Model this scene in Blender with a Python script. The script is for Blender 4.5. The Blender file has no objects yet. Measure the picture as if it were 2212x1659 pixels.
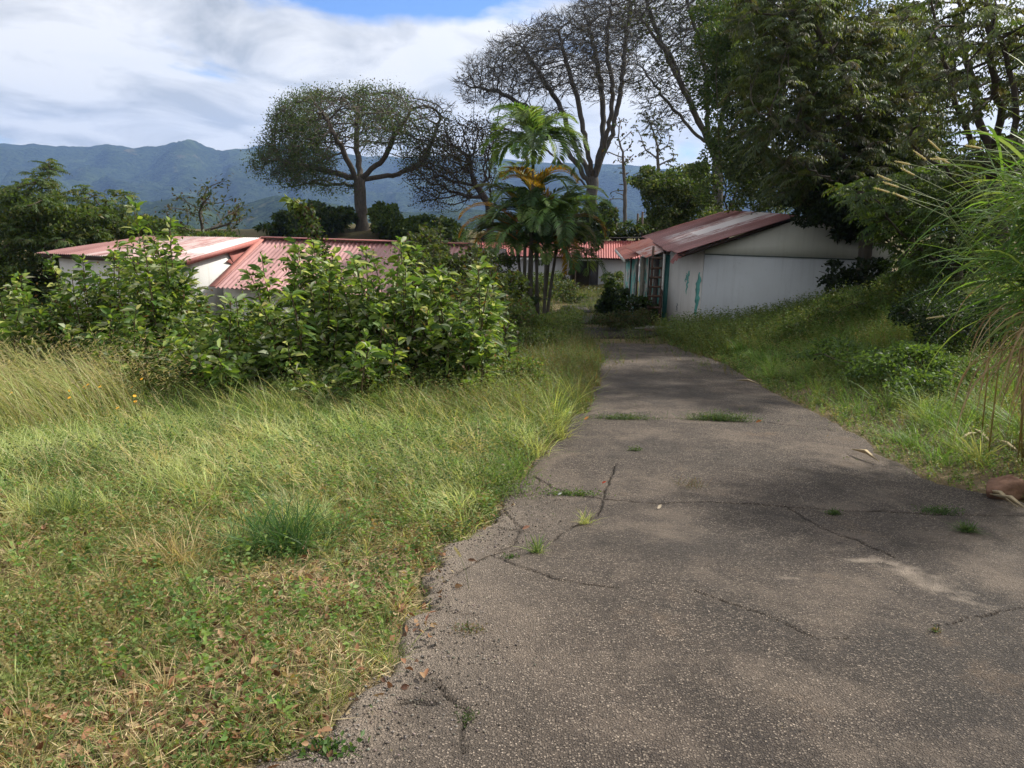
import bpy, math, random, time
import numpy as np
from mathutils import Vector, Matrix
T0 = time.time()
rng = np.random.default_rng(11)
random.seed(5)
R = math.radians
COL = bpy.context.scene.collection
SC = bpy.context.scene
A_ = np.array

# ------------------------------------------------------------------ camera
PITCH, ROLL, EYE = R(13.45), R(1.25), 1.6
F0 = A_([0, math.cos(PITCH), -math.sin(PITCH)]); U0 = A_([0, math.sin(PITCH), math.cos(PITCH)]); X0 = A_([1.0, 0, 0])
RV = X0*math.cos(ROLL) + U0*math.sin(ROLL); UV = U0*math.cos(ROLL) - X0*math.sin(ROLL)
W_, H_, FD = 2212.0, 1659.0, 1659.0          # photo measured in a 2212 x 1659 frame, focal length 27 mm on 36 mm

def ray(px, py):
    return F0 + RV*((px-W_/2)/FD) + UV*((H_/2-py)/FD)
def at(px, py, D):
    """world point seen at (px,py) at forward distance D (y = D)"""
    d = ray(px, py); k = D/d[1]
    return A_([d[0]*k, D, d[2]*k + EYE])
cam = bpy.data.cameras.new('camera'); cam.lens = 27; cam.sensor_width = 36; cam.clip_start = .05; cam.clip_end = 20000
co = bpy.data.objects.new('camera', cam); COL.objects.link(co)
m = Matrix(((RV[0], UV[0], -F0[0], 0), (RV[1], UV[1], -F0[1], 0), (RV[2], UV[2], -F0[2], EYE), (0, 0, 0, 1)))
co.matrix_world = m; SC.camera = co

# ------------------------------------------------------------------ noise + terrain
def _hash(ix, iy, s):
    h = (ix*374761393 + iy*668265263 + s*1442695041) & 0xffffffff
    h = ((h ^ (h >> 13))*1274126177) & 0xffffffff
    return ((h ^ (h >> 16)) & 0xffff)/65535.0
def noise(x, y, s=0):
    x = np.asarray(x, float); y = np.asarray(y, float)
    ix = np.floor(x).astype(np.int64); iy = np.floor(y).astype(np.int64)
    fx = x-ix; fy = y-iy; fx = fx*fx*(3-2*fx); fy = fy*fy*(3-2*fy)
    a = _hash(ix, iy, s); b = _hash(ix+1, iy, s); c = _hash(ix, iy+1, s); d = _hash(ix+1, iy+1, s)
    return (a*(1-fx)+b*fx)*(1-fy) + (c*(1-fx)+d*fx)*fy
def fbm(x, y, s=0, o=4):
    v = 0; a = .5
    for i in range(o):
        v = v + a*noise(np.asarray(x)*2**i, np.asarray(y)*2**i, s+i*7); a *= .5
    return v/(1-.5**o)
def sstep(a, b, x):
    t = np.clip((np.asarray(x, float)-a)/(b-a), 0, 1); return t*t*(3-2*t)
PY = A_([-40, -5, 0, 5, 10, 22.7, 30, 38, 50, 53.5, 57, 63, 72, 90, 140, 300, 900, 1600, 20000.])
PZ = A_([3, .45, 0, -.5, -1.0, -2.24, -2.95, -3.5, -3.95, -3.9, -1.9, -1.3, -2.4, -9, -30, -85, -130, -140, -140.])
def prof(y):
    y = np.asarray(y, float)
    return (np.interp(y-.7, PY, PZ)+np.interp(y+.7, PY, PZ)+2*np.interp(y, PY, PZ))/4
def hit(px, py, extra=0):
    """where the view ray meets the road profile"""
    d = ray(px, py)
    lo = .5
    for D in np.arange(1.0, 60, .05):
        if d[2]/d[1]*D + EYE < prof(D)+extra:
            lo = D; break
    return at(px, py, lo)
LE = A_([hit(x, y)[:2] for x, y in [(600, 1655), (740, 1590), (835, 1480), (868, 1350), (940, 1235), (1015, 1165), (1080, 1090), (1112, 1045), (1140, 1000), (1215, 930), (1262, 880), (1290, 820), (1292, 775), (1262, 742)]])
RE = A_([hit(x, y)[:2] for x, y in [(2330, 1180), (2200, 1090), (2060, 1056), (1985, 1035), (1900, 985), (1850, 935), (1760, 893), (1640, 832), (1560, 785), (1445, 746), (1392, 734)]])
def xl(y):
    y = np.asarray(y, float)
    return np.where(y < LE[0, 1], LE[0, 0]-.25*(LE[0, 1]-y)-.1, np.interp(y, LE[:, 1], LE[:, 0])) + .26*(fbm(y*2.1, 0*y, 31, 3)-.5)+.09*(noise(y*9, 0*y, 33)-.5)
def xr(y):
    y = np.asarray(y, float)
    return np.where(y < RE[0, 1], RE[0, 0]+.3*(RE[0, 1]-y), np.interp(y, RE[:, 1], RE[:, 0])) + .14*(fbm(y*1.7, 0*y, 41, 3)-.5)+.05*(noise(y*11, 0*y, 43)-.5)
YEND = LE[-1, 1]
# house footprint levels
def G(x, y):
    x = np.asarray(x, float); y = np.asarray(y, float)
    z = prof(y) + 0*x
    yy = np.clip(y, 0, 60)
    dr = x - np.interp(yy, RE[:, 1], RE[:, 0])
    H = np.interp(y, [-10, 2, 8, 14, 18.5, 21.2, 23, 34, 50], [.6, .5, 1.15, 1.5, 1.25, .8, .5, .6, .5])
    z = z + H*sstep(.1, 6.3, dr) + .05*sstep(0, .6, dr)*(y < 24)
    z = z + np.interp(y, [0, 10, 22, 40], [.2, 1.2, 1.6, 1.2])*sstep(11, 20, x)*(1-sstep(50, 70, y))
    dl = np.interp(yy, LE[:, 1], LE[:, 0]) - x
    z = z - .35*sstep(1, 9, dl)*sstep(6, 18, y)*(1-sstep(35, 50, y)) + .06*sstep(0, .4, dl)
    near = 1-sstep(60, 120, y)
    off = np.maximum(sstep(0, .5, dl), sstep(0, .5, dr))
    z = z + off*near*(.16*(fbm(x*.6, y*.6, 3)-.5) + .04*(fbm(x*3, y*3, 4)-.5))
    # mound under the big spreading tree
    z = z + .9*np.exp(-(((x+10.5)/9)**2 + ((y-62)/5)**2))*(y > 52)
    far = sstep(100, 700, y)
    z = z + far*30*(fbm(x/260, y/260, 8)-.5)
    z = z - 30*sstep(30, 260, -x)*sstep(-20, 60, y)*(1-sstep(150, 320, y)) * 1.0
    return z

# ------------------------------------------------------------------ mesh helpers
class MB:
    def __init__(s): s.v = []; s.q = []; s.t = []; s.c = []; s.n = 0; s.uv = None
    def add(s, v, q=None, t=None, c=None):
        v = np.asarray(v, float).reshape(-1, 3)
        if q is not None and len(q): s.q.append(np.asarray(q, np.int64).reshape(-1, 4)+s.n)
        if t is not None and len(t): s.t.append(np.asarray(t, np.int64).reshape(-1, 3)+s.n)
        s.v.append(v)
        if c is None: c = (1, 1, 1)
        c = np.asarray(c, float)
        if c.ndim == 1: c = np.repeat(c[None, :], len(v), 0)
        s.c.append(c); s.n += len(v)
    def box(s, o, ax, ay, az, c=None):
        """box from corner o with edge vectors ax, ay, az"""
        o, ax, ay, az = [np.asarray(k, float) for k in (o, ax, ay, az)]
        v = [o, o+ax, o+ax+ay, o+ay, o+az, o+ax+az, o+ax+ay+az, o+ay+az]
        s.add(v, [[0, 3, 2, 1], [4, 5, 6, 7], [0, 1, 5, 4], [1, 2, 6, 5], [2, 3, 7, 6], [3, 0, 4, 7]], None, c)
    def bar(s, a, b, w, h, c=None, up=(0, 0, 1)):
        a, b = np.asarray(a, float), np.asarray(b, float); d = b-a; L = np.linalg.norm(d); d /= L
        sd = np.cross(d, up)
        if np.linalg.norm(sd) < 1e-3: sd = np.cross(d, (0, 1, 0))
        sd /= np.linalg.norm(sd); n = np.cross(sd, d)
        s.box(a-sd*w/2-n*h/2, sd*w, d*L, n*h, c)
    def prism(s, poly, vec, c=None):
        """extrude a polygon (list of 3d points) along vec"""
        P = np.asarray(poly, float); n = len(P); vec = np.asarray(vec, float)
        V = np.vstack([P, P+vec]); cc = len(V)
        V = np.vstack([V, P.mean(0), P.mean(0)+vec])
        t = [[i, (i+1) % n, cc] for i in range(n)] + [[n+(i+1) % n, n+i, cc+1] for i in range(n)]
        q = [[i, n+i, n+(i+1) % n, (i+1) % n] for i in range(n)]
        s.add(V, q, t, c)
    def tube(s, P, r, k=6, c=None, cap=True):
        P = np.asarray(P, float); n = len(P); r = np.broadcast_to(np.asarray(r, float), (n,))
        Tn = np.gradient(P, axis=0); Tn /= np.linalg.norm(Tn, axis=1)[:, None]+1e-9
        m_ = Tn.mean(0); ref = A_([1., 0, 0]) if abs(m_[0]) < .6*np.linalg.norm(m_)+1e-6 else A_([0, 1., 0])
        s1 = np.cross(Tn, ref); s1 /= np.linalg.norm(s1, axis=1)[:, None]+1e-9
        s2 = np.cross(Tn, s1)
        a = np.arange(k)*2*math.pi/k
        V = P[:, None]+r[:, None, None]*(np.cos(a)[None, :, None]*s1[:, None]+np.sin(a)[None, :, None]*s2[:, None])
        i = np.arange(n-1)[:, None]*k; j = np.arange(k)[None]; j2 = (j+1) % k
        q = np.stack([i+j, i+j2, i+k+j2, i+k+j], -1).reshape(-1, 4)
        V = V.reshape(-1, 3); t = None
        if cap:
            V = np.vstack([V, P[-1:]+Tn[-1:]*r[-1]*.5, P[:1]])
            t = [[(n-1)*k+x, (n-1)*k+(x+1) % k, n*k] for x in range(k)]+[[(x+1) % k, x, n*k+1] for x in range(k)]
        s.add(V, q, t, c)
    def build(s, name, mat, parent=None, smooth=False, org=None):
        V = np.concatenate(s.v) if s.v else np.zeros((0, 3)); C = np.concatenate(s.c)
        if org is not None: V = V-np.asarray(org)
        q = np.concatenate(s.q) if s.q else np.zeros((0, 4), int); t = np.concatenate(s.t) if s.t else np.zeros((0, 3), int)
        me = bpy.data.meshes.new(name); me.vertices.add(len(V)); me.vertices.foreach_set('co', V.astype(np.float32).ravel())
        me.loops.add(len(q)*4+len(t)*3); me.loops.foreach_set('vertex_index', np.concatenate([q.ravel(), t.ravel()]).astype(np.int32))
        me.polygons.add(len(q)+len(t))
        ls = np.concatenate([np.arange(len(q))*4, len(q)*4+np.arange(len(t))*3]).astype(np.int32)
        me.polygons.foreach_set('loop_start', ls)
        if smooth: me.polygons.foreach_set('use_smooth', np.ones(len(ls), bool))
        at_ = me.attributes.new('Col', 'FLOAT_COLOR', 'POINT')
        at_.data.foreach_set('color', np.hstack([C, np.ones((len(C), 1))]).astype(np.float32).ravel())
        me.update(calc_edges=True); me.materials.append(mat)
        o = bpy.data.objects.new(name, me); COL.objects.link(o)
        if org is not None and parent is None: o.location = org
        if parent is not None:
            o.parent = parent
        return o
def tag(o, label=None, cat=None, group=None, kind=None):
    if label: o['label'] = label
    if cat: o['category'] = cat
    if group: o['group'] = group
    if kind: o['kind'] = kind
    return o
def thing(name, label, cat, loc, group=None):
    o = bpy.data.objects.new(name, None); o.empty_display_size = .3; COL.objects.link(o); o.location = [float(k) for k in loc]
    return tag(o, label, cat, group)
def unit(v): v = np.asarray(v, float); return v/(np.linalg.norm(v, axis=-1, keepdims=True)+1e-9)

# ------------------------------------------------------------------ materials
def nt(name):
    m = bpy.data.materials.new(name); m.use_nodes = True; t = m.node_tree; t.nodes.clear()
    return m, t
def N(t, typ, **kw):
    n = t.nodes.new(typ)
    for k, v in kw.items():
        if k in n.inputs.keys(): n.inputs[k].default_value = v
        else: setattr(n, k, v)
    return n
def L(t, a, b): t.links.new(a, b)
def mixc(t, f, a, b, mode='MIX'):
    n = N(t, 'ShaderNodeMix', data_type='RGBA', blend_type=mode)
    for sock, v in ((n.inputs[0], f), (n.inputs[6], a), (n.inputs[7], b)):
        if hasattr(v, 'is_output'): L(t, v, sock)
        elif isinstance(v, (int, float)) and sock.type == 'VALUE': sock.default_value = v
        else: sock.default_value = (*v[:3], 1)
    return n.outputs[2]
def ramp(t, f, pts):
    n = N(t, 'ShaderNodeValToRGB'); e = n.color_ramp.elements
    while len(e) > 1: e.remove(e[-1])
    for i, (p, c) in enumerate(pts):
        k = e[0] if i == 0 else e.new(p)
        k.position = p; k.color = (c, c, c, 1) if isinstance(c, (int, float)) else (*c, 1)
    L(t, f, n.inputs[0]); return n.outputs[0]
def mth(t, op, a, b=0.0, c=None):
    n = N(t, 'ShaderNodeMath', operation=op)
    for i, v in enumerate((a, b, c)):
        if v is None: continue
        if hasattr(v, 'is_output'): L(t, v, n.inputs[i])
        else: n.inputs[i].default_value = v
    return n.outputs[0]
def noi(t, vec, scale, detail=4, rough=.6, dist=0.0):
    n = N(t, 'ShaderNodeTexNoise', Scale=scale, Detail=detail, Roughness=rough, Distortion=dist)
    if vec is not None: L(t, vec, n.inputs['Vector'])
    return n.outputs['Fac']
def pos(t, scale=(1, 1, 1), rot=(0, 0, 0)):
    g = N(t, 'ShaderNodeNewGeometry'); mp = N(t, 'ShaderNodeMapping'); mp.inputs['Scale'].default_value = scale; mp.inputs['Rotation'].default_value = rot
    L(t, g.outputs['Position'], mp.inputs[0]); return mp.outputs[0]
def out(t, bsdf, disp=None):
    o = N(t, 'ShaderNodeOutputMaterial'); L(t, bsdf, o.inputs[0]); return o
def bump(t, h, s, d=.02):
    b = N(t, 'ShaderNodeBump', Strength=s, Distance=d); L(t, h, b.inputs['Height']); return b.outputs[0]
def foliage(name, transl=.4, rough=.5, spec=.4, tc=(1.25, 1.2, .5)):
    m, t = nt(name)
    a = N(t, 'ShaderNodeAttribute', attribute_name='Col')
    p = N(t, 'ShaderNodeBsdfPrincipled', Roughness=rough); p.inputs['Specular IOR Level'].default_value = spec
    L(t, a.outputs[0], p.inputs['Base Color'])
    tr = N(t, 'ShaderNodeBsdfTranslucent')
    L(t, mixc(t, 1.0, a.outputs[0], tc, 'MULTIPLY'), tr.inputs[0])
    mx = N(t, 'ShaderNodeMixShader'); mx.inputs[0].default_value = transl
    L(t, p.outputs[0], mx.inputs[1]); L(t, tr.outputs[0], mx.inputs[2]); out(t, mx.outputs[0]); return m
M = {}
M['leaf'] = foliage('leaf_surface', .50, .55, .35)
M['grass'] = foliage('grass_surface', .5, .5, .35, (1.2, 1.15, .6))
M['litter'] = foliage('dry_leaf_surface', .15, .7, .2, (1, .8, .5))
def attr_mat(name, rough=.8, spec=.2, bs=0.0, bscale=20, var=.35, stretch=(1, 1, 1)):
    m, t = nt(name); a = N(t, 'ShaderNodeAttribute', attribute_name='Col'); p = N(t, 'ShaderNodeBsdfPrincipled', Roughness=rough)
    p.inputs['Specular IOR Level'].default_value = spec
    v = pos(t, stretch); n1 = noi(t, v, bscale, 5, .65)
    k = ramp(t, n1, [(.3, 1-var), (.7, 1+var*.4)])
    L(t, mixc(t, 1.0, a.outputs[0], k, 'MULTIPLY'), p.inputs['Base Color'])
    if bs: L(t, bump(t, n1, bs, .02), p.inputs['Normal'])
    out(t, p.outputs[0]); return m
M['bark'] = attr_mat('bark', .9, .15, .9, 9, .45, (1, 1, .3))
M['wood'] = attr_mat('weathered_wood', .8, .2, .5, 30, .45, (1, 1, .15))
M['stone'] = attr_mat('stone', .85, .2, .8, 14, .5)
M['plain'] = attr_mat('painted_part', .6, .3, .1, 12, .25)

def wall_mat(name, base, grime=(.28, .27, .24), teal=0.0, zb=0.0, gh=.7, tealc=(.16, .46, .42)):
    m, t = nt(name); p = N(t, 'ShaderNodeBsdfPrincipled', Roughness=.75); p.inputs['Specular IOR Level'].default_value = .25
    v = pos(t); vs = pos(t, (6, 6, .35)); big = noi(t, v, .9, 4); st = noi(t, vs, 1.4, 4)
    g = N(t, 'ShaderNodeNewGeometry'); sx = N(t, 'ShaderNodeSeparateXYZ'); L(t, g.outputs['Position'], sx.inputs[0])
    hgt = mth(t, 'ADD', mth(t, 'SUBTRACT', sx.outputs[2], zb), mth(t, 'MULTIPLY', big, .6))
    low = ramp(t, mth(t, 'DIVIDE', hgt, gh*2), [(.15, .9), (.62, 0.0)])
    c = mixc(t, mth(t, 'MULTIPLY', ramp(t, st, [(.5, 0.), (.78, 1.)]), .42), base, grime)
    c = mixc(t, ramp(t, big, [(.4, 0.), (.8, .35)]), c, [k*.72 for k in base])
    c = mixc(t, mth(t, 'MULTIPLY', low, .75), c, (.30, .24, .17))
    spl = ramp(t, noi(t, v, 7, 6, .75), [(.60, 0.), (.70, 1.)]); c = mixc(t, mth(t, 'MULTIPLY', spl, .30), c, [k*.55 for k in base])
    if teal:
        f = ramp(t, noi(t, pos(t, (3, 3, .8)), 2.6, 8, .7), [(.485, 0.), (.50, 1.)])
        c = mixc(t, f, c, tealc)
        f2 = ramp(t, noi(t, pos(t, (4, 4, .5)), 2.2, 6, .6), [(.56, 0.), (.575, 1.)]); c = mixc(t, f2, c, (.16, .15, .14))
    L(t, c, p.inputs['Base Color']); L(t, bump(t, noi(t, v, 60, 4), .25, .01), p.inputs['Normal']); out(t, p.outputs[0]); return m
def roof_mat(name, c1, c2, white=(.5, .55, .0), wc=(.62, .58, .56)):
    """uv.x across the sheets, uv.y down the slope, metres"""
    m, t = nt(name); p = N(t, 'ShaderNodeBsdfPrincipled', Roughness=.5, Metallic=.0); p.inputs['Specular IOR Level'].default_value = .5
    a = N(t, 'ShaderNodeAttribute', attribute_name='Col'); s = N(t, 'ShaderNodeSeparateColor'); L(t, a.outputs[0], s.inputs[0])
    cx = N(t, 'ShaderNodeCombineXYZ'); L(t, mth(t, 'MULTIPLY', s.outputs[0], 60.), cx.inputs[0]); L(t, mth(t, 'MULTIPLY', s.outputs[1], 5.), cx.inputs[1])
    st = noi(t, cx.outputs[0], 1.0, 5, .65); v = pos(t); big = noi(t, v, .7, 4); fine = noi(t, v, 18, 4)
    c = mixc(t, ramp(t, st, [(.3, 0.), (.7, 1.)]), c1, c2)
    c = mixc(t, ramp(t, big, [(.35, 0.), (.75, .7)]), c, [k*.62 for k in c1])
    wnz = N(t, 'ShaderNodeTexWhiteNoise', noise_dimensions='1D'); L(t, mth(t, 'FLOOR', mth(t, 'MULTIPLY', s.outputs[0], 12.)), wnz.inputs['W']); c = mixc(t, mth(t, 'MULTIPLY', wnz.outputs['Value'], .38), c, [min(.75, k*1.5+.05) for k in c2])
    rx = N(t, 'ShaderNodeCombineXYZ'); L(t, mth(t, 'MULTIPLY', s.outputs[0], 45.), rx.inputs[0]); L(t, mth(t, 'MULTIPLY', s.outputs[1], 9.), rx.inputs[1]); c = mixc(t, ramp(t, noi(t, rx.outputs[0], 1.3, 6, .7), [(.58, 0.), (.70, .65)]), c, (.15, .065, .04))
    c = mixc(t, ramp(t, fine, [(.64, 0.), (.72, .55)]), c, (.12, .045, .025))
    # whitewashed strip, its own paint
    w = s.outputs[2]
    wf = mth(t, 'MULTIPLY', ramp(t, mth(t, 'ADD', mth(t, 'MULTIPLY', st, .8), mth(t, 'MULTIPLY', noi(t, v, 3, 4), .35)), [(.5, 0.), (.62, 1.)]), w)
    wf = mth(t, 'MAXIMUM', wf, mth(t, 'GREATER_THAN', w, .93))
    wf = mth(t, 'MULTIPLY', wf, .88)
    c = mixc(t, wf, c, wc)
    L(t, c, p.inputs['Base Color']); L(t, bump(t, fine, .15, .01), p.inputs['Normal']); out(t, p.outputs[0]); return m

# ------------------------------------------------------------------ world, sun
SUN_AZ, SUN_EL = R(64), R(42)    # azimuth measured from +y towards +x
SDIR = A_([math.sin(SUN_AZ)*math.cos(SUN_EL), math.cos(SUN_AZ)*math.cos(SUN_EL), math.sin(SUN_EL)])
sun = bpy.data.lights.new('sun', 'SUN'); sun.energy = 5.0; sun.angle = R(2.4); sun.color = (1, .94, .84)
so = bpy.data.objects.new('sun', sun); COL.objects.link(so); so.rotation_euler = Vector(-SDIR).to_track_quat('-Z', 'Y').to_euler()
so.location = (20, 10, 30)
w = bpy.data.worlds.new('World'); SC.world = w; w.use_nodes = True; t = w.node_tree; t.nodes.clear()
sky = N(t, 'ShaderNodeTexSky', sky_type='NISHITA', sun_disc=False, sun_elevation=SUN_EL, sun_rotation=SUN_AZ, air_density=1.0, dust_density=1.0, ozone_density=2.0, altitude=600)
tc = N(t, 'ShaderNodeTexCoord'); nrm = N(t, 'ShaderNodeVectorMath', operation='NORMALIZE'); L(t, tc.outputs['Generated'], nrm.inputs[0])
sx = N(t, 'ShaderNodeSeparateXYZ'); L(t, nrm.outputs[0], sx.inputs[0])
zz = mth(t, 'ADD', mth(t, 'MAXIMUM', sx.outputs[2], 0.0), .16)
cx = N(t, 'ShaderNodeCombineXYZ'); L(t, mth(t, 'DIVIDE', sx.outputs[0], zz), cx.inputs[0]); L(t, mth(t, 'DIVIDE', sx.outputs[1], zz), cx.inputs[1])
mp = N(t, 'ShaderNodeMapping'); mp.inputs['Location'].default_value = (3.1, 1.7, 0); mp.inputs['Scale'].default_value = (1.25, .95, 1); mp.inputs['Rotation'].default_value = (0, 0, R(-22)); L(t, cx.outputs[0], mp.inputs[0])
n1 = noi(t, mp.outputs[0], 1.1, 9, .56, .5); n2 = noi(t, mp.outputs[0], 1.5, 9, .58, .5)
# the hole of blue sky: a patch of the dome high above the big trees
hv = N(t, 'ShaderNodeVectorMath', operation='SUBTRACT'); L(t, cx.outputs[0], hv.inputs[0]); hv.inputs[1].default_value = (-.42, 2.44, 0)
hs = N(t, 'ShaderNodeVectorMath', operation='MULTIPLY'); L(t, hv.outputs[0], hs.inputs[0]); hs.inputs[1].default_value = (.9, 2.0, 0)
hl = N(t, 'ShaderNodeVectorMath', operation='LENGTH'); L(t, hs.outputs[0], hl.inputs[0])
hole = ramp(t, hl.outputs['Value'], [(.1, .44), (.72, 0.)])
cov = ramp(t, mth(t, 'SUBTRACT', n1, hole), [(.26, 0.), (.40, .95), (.5, 1.)])
sd = N(t, 'ShaderNodeVectorMath', operation='DOT_PRODUCT'); L(t, nrm.outputs[0], sd.inputs[0]); sd.inputs[1].default_value = tuple(SDIR)
sunny = ramp(t, sd.outputs['Value'], [(.35, 0.), (.98, 1.)])
ccol = mixc(t, ramp(t, n2, [(.37, 0.), (.56, 1.)]), (3.5, 3.75, 4.1), (7.1, 7.1, 7.15))
ccol = mixc(t, sunny, ccol, (9.0, 8.9, 8.8))
hz = ramp(t, sx.outputs[2], [(0., 1.), (.22, 0.)])
ccol = mixc(t, mth(t, 'MULTIPLY', hz, .45), ccol, (5.6, 5.85, 6.1))
fin = mixc(t, cov, mixc(t, 1.0, sky.outputs[0], (.62, .85, 1.25), 'MULTIPLY'), ccol)
bg = N(t, 'ShaderNodeBackground', Strength=.1); L(t, fin, bg.inputs[0]); wo = N(t, 'ShaderNodeOutputWorld'); L(t, bg.outputs[0], wo.inputs[0])
SC.view_settings.view_transform = 'Standard'; SC.view_settings.look = 'None'; SC.view_settings.exposure = .58; SC.view_settings.gamma = 1
cy = SC.cycles; SC.render.engine = 'CYCLES'
cy.max_bounces = 7; cy.diffuse_bounces = 3; cy.glossy_bounces = 2; cy.transmission_bounces = 4; cy.volume_bounces = 0; cy.transparent_max_bounces = 4
cy.use_denoising = True; cy.caustics_reflective = False; cy.caustics_refractive = False; cy.use_fast_gi = False
try: cy.denoiser = 'OPENIMAGEDENOISE'; cy.denoising_prefilter = 'ACCURATE'; cy.denoising_input_passes = 'RGB_ALBEDO_NORMAL'
except Exception: pass
cy.use_adaptive_sampling = True; cy.adaptive_threshold = .02

# ------------------------------------------------------------------ ground
def grid_mesh(X, Y, Z, mat, name, c=None):
    ny, nx = X.shape; b = MB(); i = np.arange(ny-1)[:, None]*nx; j = np.arange(nx-1)[None]
    q = np.stack([i+j, i+j+1, i+nx+j+1, i+nx+j], -1).reshape(-1, 4)
    b.add(np.stack([X, Y, Z], -1).reshape(-1, 3), q, None, c); return b.build(name, mat, smooth=True)
gx = np.concatenate([-np.geomspace(9000, 12.2, 70), np.arange(-12, 12, .16), np.geomspace(12.2, 9000, 70)])
gy = np.concatenate([-np.geomspace(300, 4.2, 16), np.arange(-4, 14, .16), np.arange(14, 75, .35), np.geomspace(75.5, 9000, 110)])
GX, GY = np.meshgrid(gx, gy); GZ = G(GX, GY)
inroad = (GX > xl(GY)+.08) & (GX < xr(GY)-.08) & (GY < YEND+.2)
GZ = GZ - .10*inroad
m, t = nt('soil_and_turf'); p = N(t, 'ShaderNodeBsdfPrincipled', Roughness=.95); p.inputs['Specular IOR Level'].default_value = .1
v = pos(t); c = mixc(t, ramp(t, noi(t, v, 1.1, 5), [(.35, 0.), (.65, 1.)]), (.13, .095, .06), (.09, .09, .04))
c = mixc(t, ramp(t, noi(t, v, 24, 5), [(.42, 0.), (.62, .75)]), c, (.19, .145, .085))
farc = mixc(t, ramp(t, noi(t, pos(t, (.012, .012, .012)), 1, 5), [(.4, 0.), (.6, 1.)]), (.025, .048, .016), (.05, .085, .026))
g_ = N(t, 'ShaderNodeNewGeometry'); s_ = N(t, 'ShaderNodeSeparateXYZ'); L(t, g_.outputs['Position'], s_.inputs[0])
c = mixc(t, ramp(t, mth(t, 'DIVIDE', s_.outputs[1], 200.), [(.25, 0.), (.45, 1.)]), c, farc)
L(t, c, p.inputs['Base Color']); L(t, bump(t, noi(t, v, 14, 6, .7), .8, .05), p.inputs['Normal']); out(t, p.outputs[0])
tag(grid_mesh(GX, GY, GZ, m, 'ground'), kind='structure')

# ------------------------------------------------------------------ hills across the valley
RID = A_([(-400, 292), (0, 310), (90, 311), (180, 316), (260, 314), (330, 318), (375, 311), (402, 303), (432, 314), (480, 329), (520, 325), (560, 314), (600, 304), (650, 310), (760, 330), (900, 340), (1000, 332), (1150, 345), (1250, 350), (1340, 352), (1400, 358), (1500, 368), (1650, 360), (1800, 372), (2000, 385), (2212, 380), (2700, 395)])
def hills(name, D0, D1, dy, amp, seed, mat, base=-150):
    xs = np.linspace(-420, 2700, 330); ts = np.linspace(0, 1, 90)
    ry = np.interp(xs, RID[:, 0], RID[:, 1])+dy
    V = np.zeros((len(ts), len(xs), 3))
    for j, (x, y) in enumerate(zip(xs, ry)):
        top = at(x, y, D1); bx = top[0]/D1
        for i, s_ in enumerate(ts):
            D = D0+(D1-D0)*s_
            V[i, j] = (bx*D, D, base+(top[2]-base)*(s_**1.1))
    n = fbm(V[..., 0]/420, V[..., 1]/420, seed, 6)-.5
    rdg = 1-np.abs(fbm(V[..., 0]/260+V[..., 1]/900, V[..., 1]/700, seed+5, 5)*2-1)*1.6
    k = np.sin(np.pi*np.clip(ts, 0, 1))[:, None]**.7
    V[..., 2] += k*amp*(n*1.2+.8*(rdg-.6)) + (fbm(V[..., 0]/60, V[..., 1]/60, seed+2, 4)-.5)*amp*.12
    b = MB(); ny, nx = len(ts), len(xs)
    back = V[-1].copy(); back[:, 1] += 500; back[:, 2] = base
    V = np.concatenate([V, back[None]]); ny += 1
    i = np.arange(ny-1)[:, None]*nx; j = np.arange(nx-1)[None]
    b.add(V.reshape(-1, 3), np.stack([i+j, i+j+1, i+nx+j+1, i+nx+j], -1).reshape(-1, 4))
    tag(b.build(name, mat, smooth=True), kind='structure')
m, t = nt('forested_hillside'); p = N(t, 'ShaderNodeBsdfPrincipled', Roughness=1.0); p.inputs['Specular IOR Level'].default_value = 0.0
v = pos(t, (.001, .001, .0022)); a1 = noi(t, v, 3.2, 6, .6); a2 = noi(t, v, 55, 5, .7); a3 = noi(t, v, 9, 5)
c = mixc(t, ramp(t, a2, [(.38, 0.), (.62, 1.)]), (.008, .018, .008), (.05, .072, .028))
c = mixc(t, ramp(t, a1, [(.56, 0.), (.66, .6)]), c, (.10, .14, .05))
c = mixc(t, ramp(t, a3, [(.62, 0.), (.72, .6)]), c, (.20, .17, .09))
L(t, c, p.inputs['Base Color']); L(t, bump(t, a2, 1.0, 25.), p.inputs['Normal']); out(t, p.outputs[0])
hills('hills', 1500, 3400, 4, 165, 60, m)
hills('hills', 520, 1350, 118, 45, 66, m, -140)

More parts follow.
